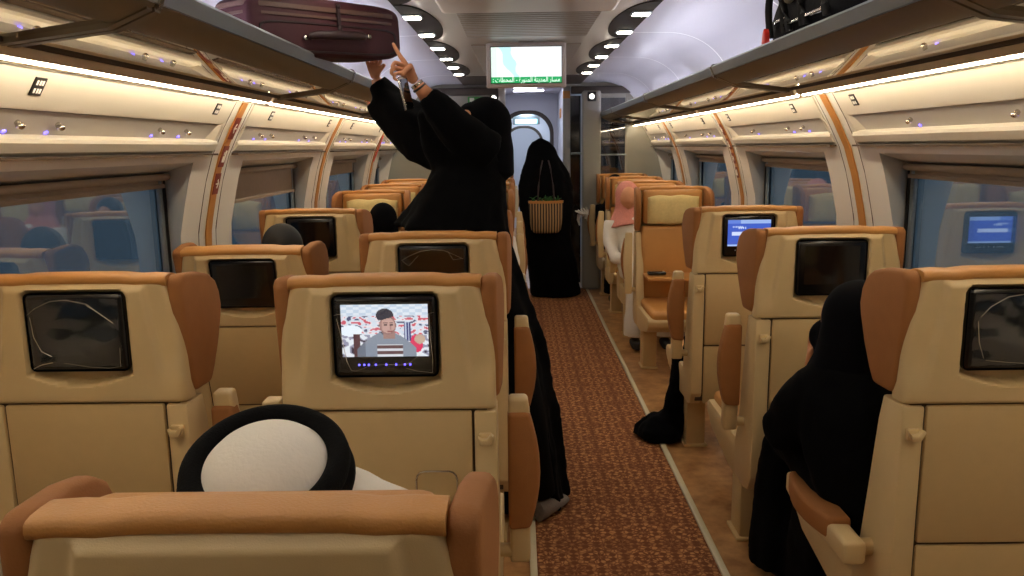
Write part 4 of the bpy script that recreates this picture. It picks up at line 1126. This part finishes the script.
limb(q, [(LW_((1.0, 2.45, .58)), .10, .10), (LW_((1.0, 2.52, .42)), .07, .12, 5, .05), (LW_((1.005, 2.58, .22)), .07, .14, 5, .06), (LW_((1.01, 2.60, .04)), .075, .15, 5, .06)])
o = q.build('abaya', 'abaya', pw); fuse(o, .013, 5); folds_mod(o, .018, .10)
hcw = LW_((.962, 2.27, 1.085))
head_mesh(hcw, (-.45, .85, -.25), .086).build('head', 'skin', pw, ang=180)
q = MB(); q.ell(hcw + Vector((.012, -.022, .016)), (.102, .104, .112), 28, 16)
limb(q, [(hcw + Vector((.01, -.03, .0)), .10, .095), (hcw + Vector((.005, -.03, -.08)), .108, .10), (hcw + Vector((.005, -.02, -.15)), .135, .12, 6, .04), (hcw + Vector((.02, 0, -.22)), .175, .14, 6, .05)])
q.ell(hcw + Vector((-.03, .055, -.055)), (.07, .05, .06), 20, 12)
o = q.build('hood', 'navy', pw); fuse(o, .010, 3)
hp = LW_((.898, 2.38, .955))
ch = [[(hp, .018), (hp + Vector((.0, .03, -.045)), .018)]]
for i in range(4): ch.append([(hp, .018), (hp + Vector((-.006+.006*i, -.012*i+.012, .034)), .009), (hp + Vector((-.004+.008*i, -.012*i+.012, .058)), .008), (hp + Vector((.004+.008*i, -.010*i+.012, .076)), .0065)])
ch.append([(hp, .018), (hp + Vector((-.012, -.02, .015)), .010), (hp + Vector((-.008, -.028, .034)), .008)])
skin_chain('hand', ch, 'skin', pw, 1)
for s_ in (-1, 1): shoe(pw, (1.05+s_*.10, 2.80, .008), R(95), 'rubber')

# man in white in the second facing seat on the right, pink headscarf
seated(1.04, 6.70, math.pi, 'seated person in white robe and pink-red headscarf on the right, leaning into the aisle', 'white_cloth', 'scarf', lean=.09, head_dx=.04)
seated(1.08, 8.58, math.pi, 'person in black seated in the last right row, partly behind the seat armrest', 'abaya', 'hood', lean=.05, narrow=.8)
seated(LW+.03, 3.46, 0, 'person with black hair just showing above the second left window seat', 'abaya', 'hair', zoff=-.01)
seated(LW+.10, 5.66, math.pi, 'person in black hood seated facing the camera, far left window side', 'abaya', 'hood', skinface=False, zoff=-.075)
seated(LA+.04, 5.55, math.pi, 'person in white robe in the left aisle seat beyond the reaching person', 'white_cloth', 'hair')

# --- the man in front of the camera ---------------------------------------
mh = empty('person', (-.385, 1.12, 0)); tag(mh, 'seated person in white robe, white cap and black agal cord seen from behind and above', 'person')
q = MB()
q.loft([ring(0, .03, .50, .20, .17, 44, 6, .02), ring(0, .03, .70, .20, .16, 44, 6, .02), ring(0, .03, .86, .215, .14, 44, 6, .02), ring(0, .03, .94, .18, .12), ring(0, .02, 1.00, .08, .08)])
for s_ in (-1, 1):
    limb(q, [((s_*.10, .05, .56), .10, .085), ((s_*.12, .30, .58), .085, .08), ((s_*.12, .46, .56), .08, .08), ((s_*.12, .52, .38), .08, .085), ((s_*.12, .50, .06), .09, .09, 5, .06)])
    limb(q, [((s_*.19, .03, .90), .065, .065), ((s_*.235, .08, .74), .055, .055), ((s_*.20, .20, .64), .05, .05), ((s_*.12, .32, .66), .042, .042)])
o = q.build('robe', 'white_cloth', mh); fuse(o, .014, 5)
hcm = Vector((.0, .02, 1.080))
upv = Vector((.06, -.36, 1)).normalized()
head_mesh(hcm + upv*-.022, (-.05, 1, .25), .083, up=upv).build('head', 'skin', mh, ang=180)
# headscarf: crown, band and drape
def tf(v): # head frame -> local
    f = Vector((-.05, 1, .25)); s_ = f.cross(upv).normalized(); f = upv.cross(s_).normalized()
    return hcm + s_*v[0] + f*v[1] + upv*v[2]
q = MB(); rings = []
for i in range(15):
    t = i/14
    if t < .5:
        a = t/.5*math.pi/2; r_ = .099*math.sin(a); z = .036 + .072*math.cos(a)
    else:
        u = (t-.5)/.5; r_ = .100 + .085*u**1.3; z = .036 - .22*u
    row = []
    for k in range(72):
        a = 2*math.pi*k/72
        am = 0 if t < .52 else .14*(t-.52)/.48
        f = 1 + am*math.sin(9*a+3*t) + am*.6*math.sin(17*a+1)
        sd = 1 + 0.58*smooth(.5, .72, t)*max(0, math.cos(a+.15))**1.5; zr = .075*smooth(.5, .9, t)*max(0, math.cos(a+.15))**1.5
        row.append(tf((r_*f*math.cos(a)*sd, r_*1.08*f*math.sin(a)*(1 if t < .6 else 1-.25*(t-.6)*max(0, math.sin(a))), z + zr)))
    rings.append(row)
q.loft(rings, cap=False); o = q.build('headscarf', 'white_cloth', mh, ang=80); sd_ = o.modifiers.new('thick', 'SOLIDIFY'); sd_.thickness = .003
q = MB()
for zc, rr in ((.034, .112), (.060, .106)):
    path = [tf((rr*math.cos(a), rr*1.08*math.sin(a), zc + .004*math.sin(a))) for a in [2*math.pi*k/64 for k in range(65)]]
    rings = []
    for i, p in enumerate(path[:-1]):
        d = (path[i+1]-path[i-1 if i else 63]).normalized(); rings.append(dring(p, d, .018, .018, 12, up=tuple(upv)))
    vs = [v for r_ in rings for v in r_]; n = 12; m_ = len(rings)
    q.add(vs, [(i*n+j, i*n+(j+1) % n, ((i+1) % m_)*n+(j+1) % n, ((i+1) % m_)*n+j) for i in range(m_) for j in range(n)])
q.build('agal_cord', 'agal', mh, ang=80)
for s_ in (-1, 1):
    hp = Vector((s_*.095, .345, .665)); ch = [[(hp, .02), (Vector((s_*.12, .31, .665)), .02)]]
    for i in range(4): bx = s_*(.120 - .018*i); ch.append([(hp, .02), (Vector((bx, .385, .665)), .0095), (Vector((bx, .412, .652)), .0082), (Vector((bx, .425, .636)), .0070)])
    ch.append([(hp, .02), (Vector((s_*.065, .36, .675)), .010), (Vector((s_*.055, .385, .67)), .0085)])
    skin_chain('hand', ch, 'skin', mh, 1)
    q = MB(); q.prism([(s_*.12-.04, .46), (s_*.12+.04, .46), (s_*.12+.042, .64), (s_*.12, .70), (s_*.12-.042, .64)], 'z', .0, .07, .018, 2); q.build('shoe', 'rubber', mh)

# --- the woman walking away at the doorway --------------------------------
wf = empty('person', (.29, 8.55, 0)); tag(wf, 'standing person in a flowing black abaya seen from behind at the far doorway', 'person')
q = MB(); YF = 8.55
def fx(px, Y=YF): return at(px, 147, Y).x
def fz(py, Y=YF): return at(520, py, Y).z
rows = [(138.5, 540, 542, .03), (142, 532, 549, .09), (148, 528, 555, .11), (156, 526, 558, .12), (164, 523, 563, .14), (174, 520, 569, .16), (186, 518.5, 572.5, .18), (205, 519, 573, .19), (222, 522, 571, .20), (240, 524, 572, .21), (262, 526, 576, .22), (279, 529, 580, .23)]
q.loft([[p - wf.location for p in ring((fx(a)+fx(b))/2, YF, (.012 if y == 279 else fz(y)), (fx(b)-fx(a))/2, d, 56, 7, .0 if y < 160 else .035, y*.05)] for y, a, b, d in rows])
o = q.build('abaya', 'abaya', wf); fuse(o, .016, 4); folds_mod(o, .02, .12)
q = MB(); q.ell(Vector((fx(541), YF+.03, fz(151))) - wf.location, (.10, .105, .125), 24, 14); q.build('head', 'skin', wf)
q = MB(); hp = Vector((.0, .28, .95))
skin_chain('hand', [[(hp, .02), (hp+Vector((-.03, -.06, 0)), .02)]] + [[(hp, .02), (hp+Vector((.02+.004*i, .012, .02-.016*i)), .009), (hp+Vector((.035, .03, .018-.016*i)), .008)] for i in range(4)] + [[(hp, .02), (hp+Vector((.0, .02, .035)), .009)]], 'skin', wf, 1)
for s_ in (-1, 1): shoe(wf, (.36+s_*.09, YF+.1, .008), R(88), 'rubber')
# striped basket bag slung on her back
zb = fz(220, 8.3); bk = empty('basket_bag', (fx(545.5, 8.27), 8.27, fz(233, 8.27)))
q = MB(); wv = (fx(563, 8.27)-fx(528, 8.27))/2; hb = fz(202, 8.27)-fz(233, 8.27)
q.loft([ring(0, 0, z, wv*w_, .085*w_, 40, sq=.8) for z, w_ in ((0, .70), (.03, .86), (hb*.5, .97), (hb, 1.0), (hb+.008, 1.0), (hb+.006, .93), (.05, .80))]); q.build('woven_body', 'weave', bk, ang=70)
q = MB(); q.loft([ring(0, 0, z, wv*w_, .086*w_, 40, sq=.8) for z, w_ in ((hb-.014, 1.01), (hb+.010, 1.03), (hb+.012, .97), (hb-.01, .96))]); q.build('rim', 'orange', bk, ang=70)
q = MB()
for s_ in (-1, 1): q.tube([(s_*.085, -.04, hb-.01), (s_*.075, -.03, hb+.16), (s_*.05, .0, hb+.34), (s_*.03, .05, hb+.42)], .008, 8)
q.build('strap', 'maroon_dk', bk)
tag(bk, 'vertically striped woven basket bag hanging on the back of the far standing person', 'bag')
rd = random.Random(3)
q = MB()
for k in range(16):
    x = rd.uniform(-.14, .14); q.tube([(x, rd.uniform(-.04, .03), hb-.03), (x+rd.uniform(-.03, .03), rd.uniform(-.06, .02), hb+.03), (x+rd.uniform(-.05, .05), rd.uniform(-.07, .0), hb+rd.uniform(.03, .07))], [.01, .013, .004], 6, flat=.4)
o = q.build('green_bundle', mat('leaf_green', (40, 96, 44), .7)); o.location = bk.location; tag(o, 'green leafy bundle sticking out of the striped basket bag', 'greens')

# ------------------------------------------------------------------ luggage
P0s, P1s = Vector((-.915, 2.84, 0)), Vector((-.478, 3.46, 0))
ex = (P1s-P0s).normalized(); ln = (P1s-P0s).length; ey = Vector((-ex.y, ex.x, 0))   # ey: to the window side
zb = 1.944
su = empty('suitcase', ((P0s+P1s)/2 + ey*.0 + Vector((0, 0, zb)))); su.rotation_euler = (0, R(-2.6), math.atan2(ex.y, ex.x))
q = MB(); out = rect_ring(.32, 0, .108, ln/2, .106, 48)
q.prism(out, 'y', .0, .20, .022, 3); q.build('case_body', 'maroon', su, ang=60)
q = MB()
for (z, y0) in ((.212, -.003), (.180, -.003)):
    o1 = rect_ring(.32, 0, .145, ln/2+.003, .145, 48)
q.loft([[(x*1.004, y, z) for x, y in rect_ring(.30, 0, .099, ln/2+.004, .106, 48)] for z in (.166, .182)])
q.build('zip_band', 'zip', su, ang=60)
q = MB(); q.loft([[(x*1.004, y, z) for x, y in rect_ring(.30, 0, .099, ln/2+.003, .105, 48)] for z in (.140, .150)]); q.build('zip_band', 'zip', su, ang=60)
q = MB(); path = [(-.11, -.004, .070), (-.125, -.018, .073), (-.10, -.030, .077), (0, -.034, .081), (.12, -.030, .085), (.145, -.018, .085), (.155, -.004, .085)]
q.tube(path, [.010, .013, .015, .017, .015, .013, .010], 10); q.build('carry_handle', 'maroon_dk', su)
for x, z in ((-.14, .068), (.185, .088)):
    q = MB(); q.ell((x, -.006, z), (.010, .006, .010), 12, 8); q.build('handle_rivet', 'chrome', su)
q = MB(); q.box(.02, .036, -.012, -.004, .108, .190, .003); q.ell((.028, -.010, .190), (.010, .008, .010), 10, 8); q.ell((.028, -.012, .106), (.012, .007, .016), 10, 8); q.build('zip_pull', 'maroon_dk', su)
q = MB(); rr = rect_ring(.32, 0, .095, ln/2-.035, .075, 48); q.loft([[(x, y, z) for x, z in rect_ring(.32, 0, .070, ln/2-.04, .054, 48)] for y in (-.0005, -.004)] + [[(x, -.004, z) for x, z in rect_ring(.32, 0, .070, ln/2-.046, .048, 48)], [(x, -.0005, z) for x, z in rect_ring(.32, 0, .070, ln/2-.048, .046, 48)]], cap=False); q.build('piping', 'maroon_dk', su)
tag(su, 'maroon fabric suitcase with brown zip bands lying skewed on the left rack', 'suitcase')

# bags on the right rack
bb = empty('backpack', (1.105, 2.86, 1.955)); q = MB()
secs = [(-.46, .075, .10), (-.36, .12, .20), (-.18, .14, .235), (.02, .145, .24), (.20, .135, .215), (.32, .115, .17), (.40, .085, .09), (.425, .05, .05)]
q.loft([[(r_*1.15*math.copysign(abs(math.cos(t))**.7, math.cos(t)) , y, h*.5 + h*.5*math.copysign(abs(math.sin(t))**.7, math.sin(t))) for t in [2*math.pi*k/32 for k in range(32)]] for y, r_, h in secs])
o = q.build('bag_body', 'bagblack', bb, ang=70); sb = o.modifiers.new('sub', 'SUBSURF'); sb.levels = 1; sb.render_levels = 1; folds_mod(o, .02, .08)
q = MB()
for k, (y, w_) in enumerate(((.14, .10), (-.02, .12), (-.2, .12))):
    path = [(-.155 - .03*math.sin(math.pi*i/14), y + .13*math.cos(math.pi*i/14)*.8, .03 + .15*math.sin(math.pi*i/14)) for i in range(15)]
    q.tube(path, .013, 8, flat=.5)
q.build('strap', 'rubber', bb)
q = MB(); q.prism([(.20, .01), (.245, .01), (.235, .05), (.222, .065), (.208, .05)], 'x', -.190, -.170, .004); q.build('red_tag', 'red', bb)
q = MB(); q.tube([(-.175, .00, .13), (-.178, -.10, .15)], [.016, .020], 14); q.build('buckle', mat('tan_buckle', (150, 140, 110), .4), bb)
q = MB(); q.box(-.165, -.14, -.30, .10, .05, .06, .003); q.box(-.168, -.14, .05, .22, .075, .083, .003); q.build('zip_line', 'chrome', bb)
tag(bb, 'bulky black nylon backpack with straps and a red tag on the right rack', 'bag')
b2 = empty('duffel_bag', (1.10, 2.02, 1.955)); q = MB()
q.loft([[(r_*1.1*math.copysign(abs(math.cos(t))**.7, math.cos(t)), y, h*.5+h*.5*math.copysign(abs(math.sin(t))**.7, math.sin(t))) for t in [2*math.pi*k/28 for k in range(28)]] for y, r_, h in ((-.28, .05, .08), (-.25, .10, .17), (0, .12, .20), (.24, .10, .16), (.27, .05, .08))]); q.build('bag_body', 'bagblack', b2, ang=70)
q = MB(); q.tube([(-.12, -.10, .06), (-.15, -.07, .13), (-.15, .07, .13), (-.12, .10, .06)], .010, 8); q.build('strap', 'rubber', b2)
tag(b2, 'dark duffel bag on the right rack, nearer than the backpack, cut by the top edge', 'bag')

# black cloth bag on the floor beside the third right seat
fb = empty('cloth_bag', (.76, 4.20, 0)); q = MB()
q.loft([ring(.0, .0, z, a, b, 40, 5, am, z*9) for z, a, b, am in ((.008, .10, .11, .05), (.03, .135, .13, .06), (.07, .13, .12, .08), (.11, .085, .08, .10), (.14, .05, .05, .08))])
def Fp(x, y, z): return Vector((x, y, z)) - fb.location
limb(q, [(Fp(.79, 4.20, .08), .09, .08), (Fp(.84, 4.20, .20), .055, .05, 5, .08), (Fp(.87, 4.21, .36), .050, .045, 5, .08), (Fp(.865, 4.24, .46), .036, .036)])
limb(q, [(Fp(.80, 4.22, .07), .08, .07), (Fp(.92, 4.22, .13), .07, .08, 5, .07), (Fp(.96, 4.22, .28), .05, .06, 5, .07), (Fp(.93, 4.22, .44), .04, .04), (Fp(.915, 4.22, .58), .030, .035)])
o = q.build('bag_body', 'abaya', fb); fuse(o, .010, 3); folds_mod(o, .015, .05)
tag(fb, 'slumped black cloth bag with straps on the floor at the carpet edge', 'bag')

# handset on the tray of the empty facing seat
hs = empty('handset', (.985, 5.665, .682)); q = MB(); q.box(-.065, .065, -.03, .03, 0, .022, .008, 3); q.build('casing', 'bezel', hs)
q = MB(); 
for i in range(4): q.box(-.045+.022*i, -.035+.022*i, -.012, -.002, .021, .0245, .001, 1)
q.build('keys', 'chrome', hs); q = MB(); q.box(.042, .058, -.015, .015, .021, .0235, .001, 1); q.build('display', 'signwhite', hs)
tag(hs, 'small black handset lying on the tan tray of the empty facing seat', 'handset')
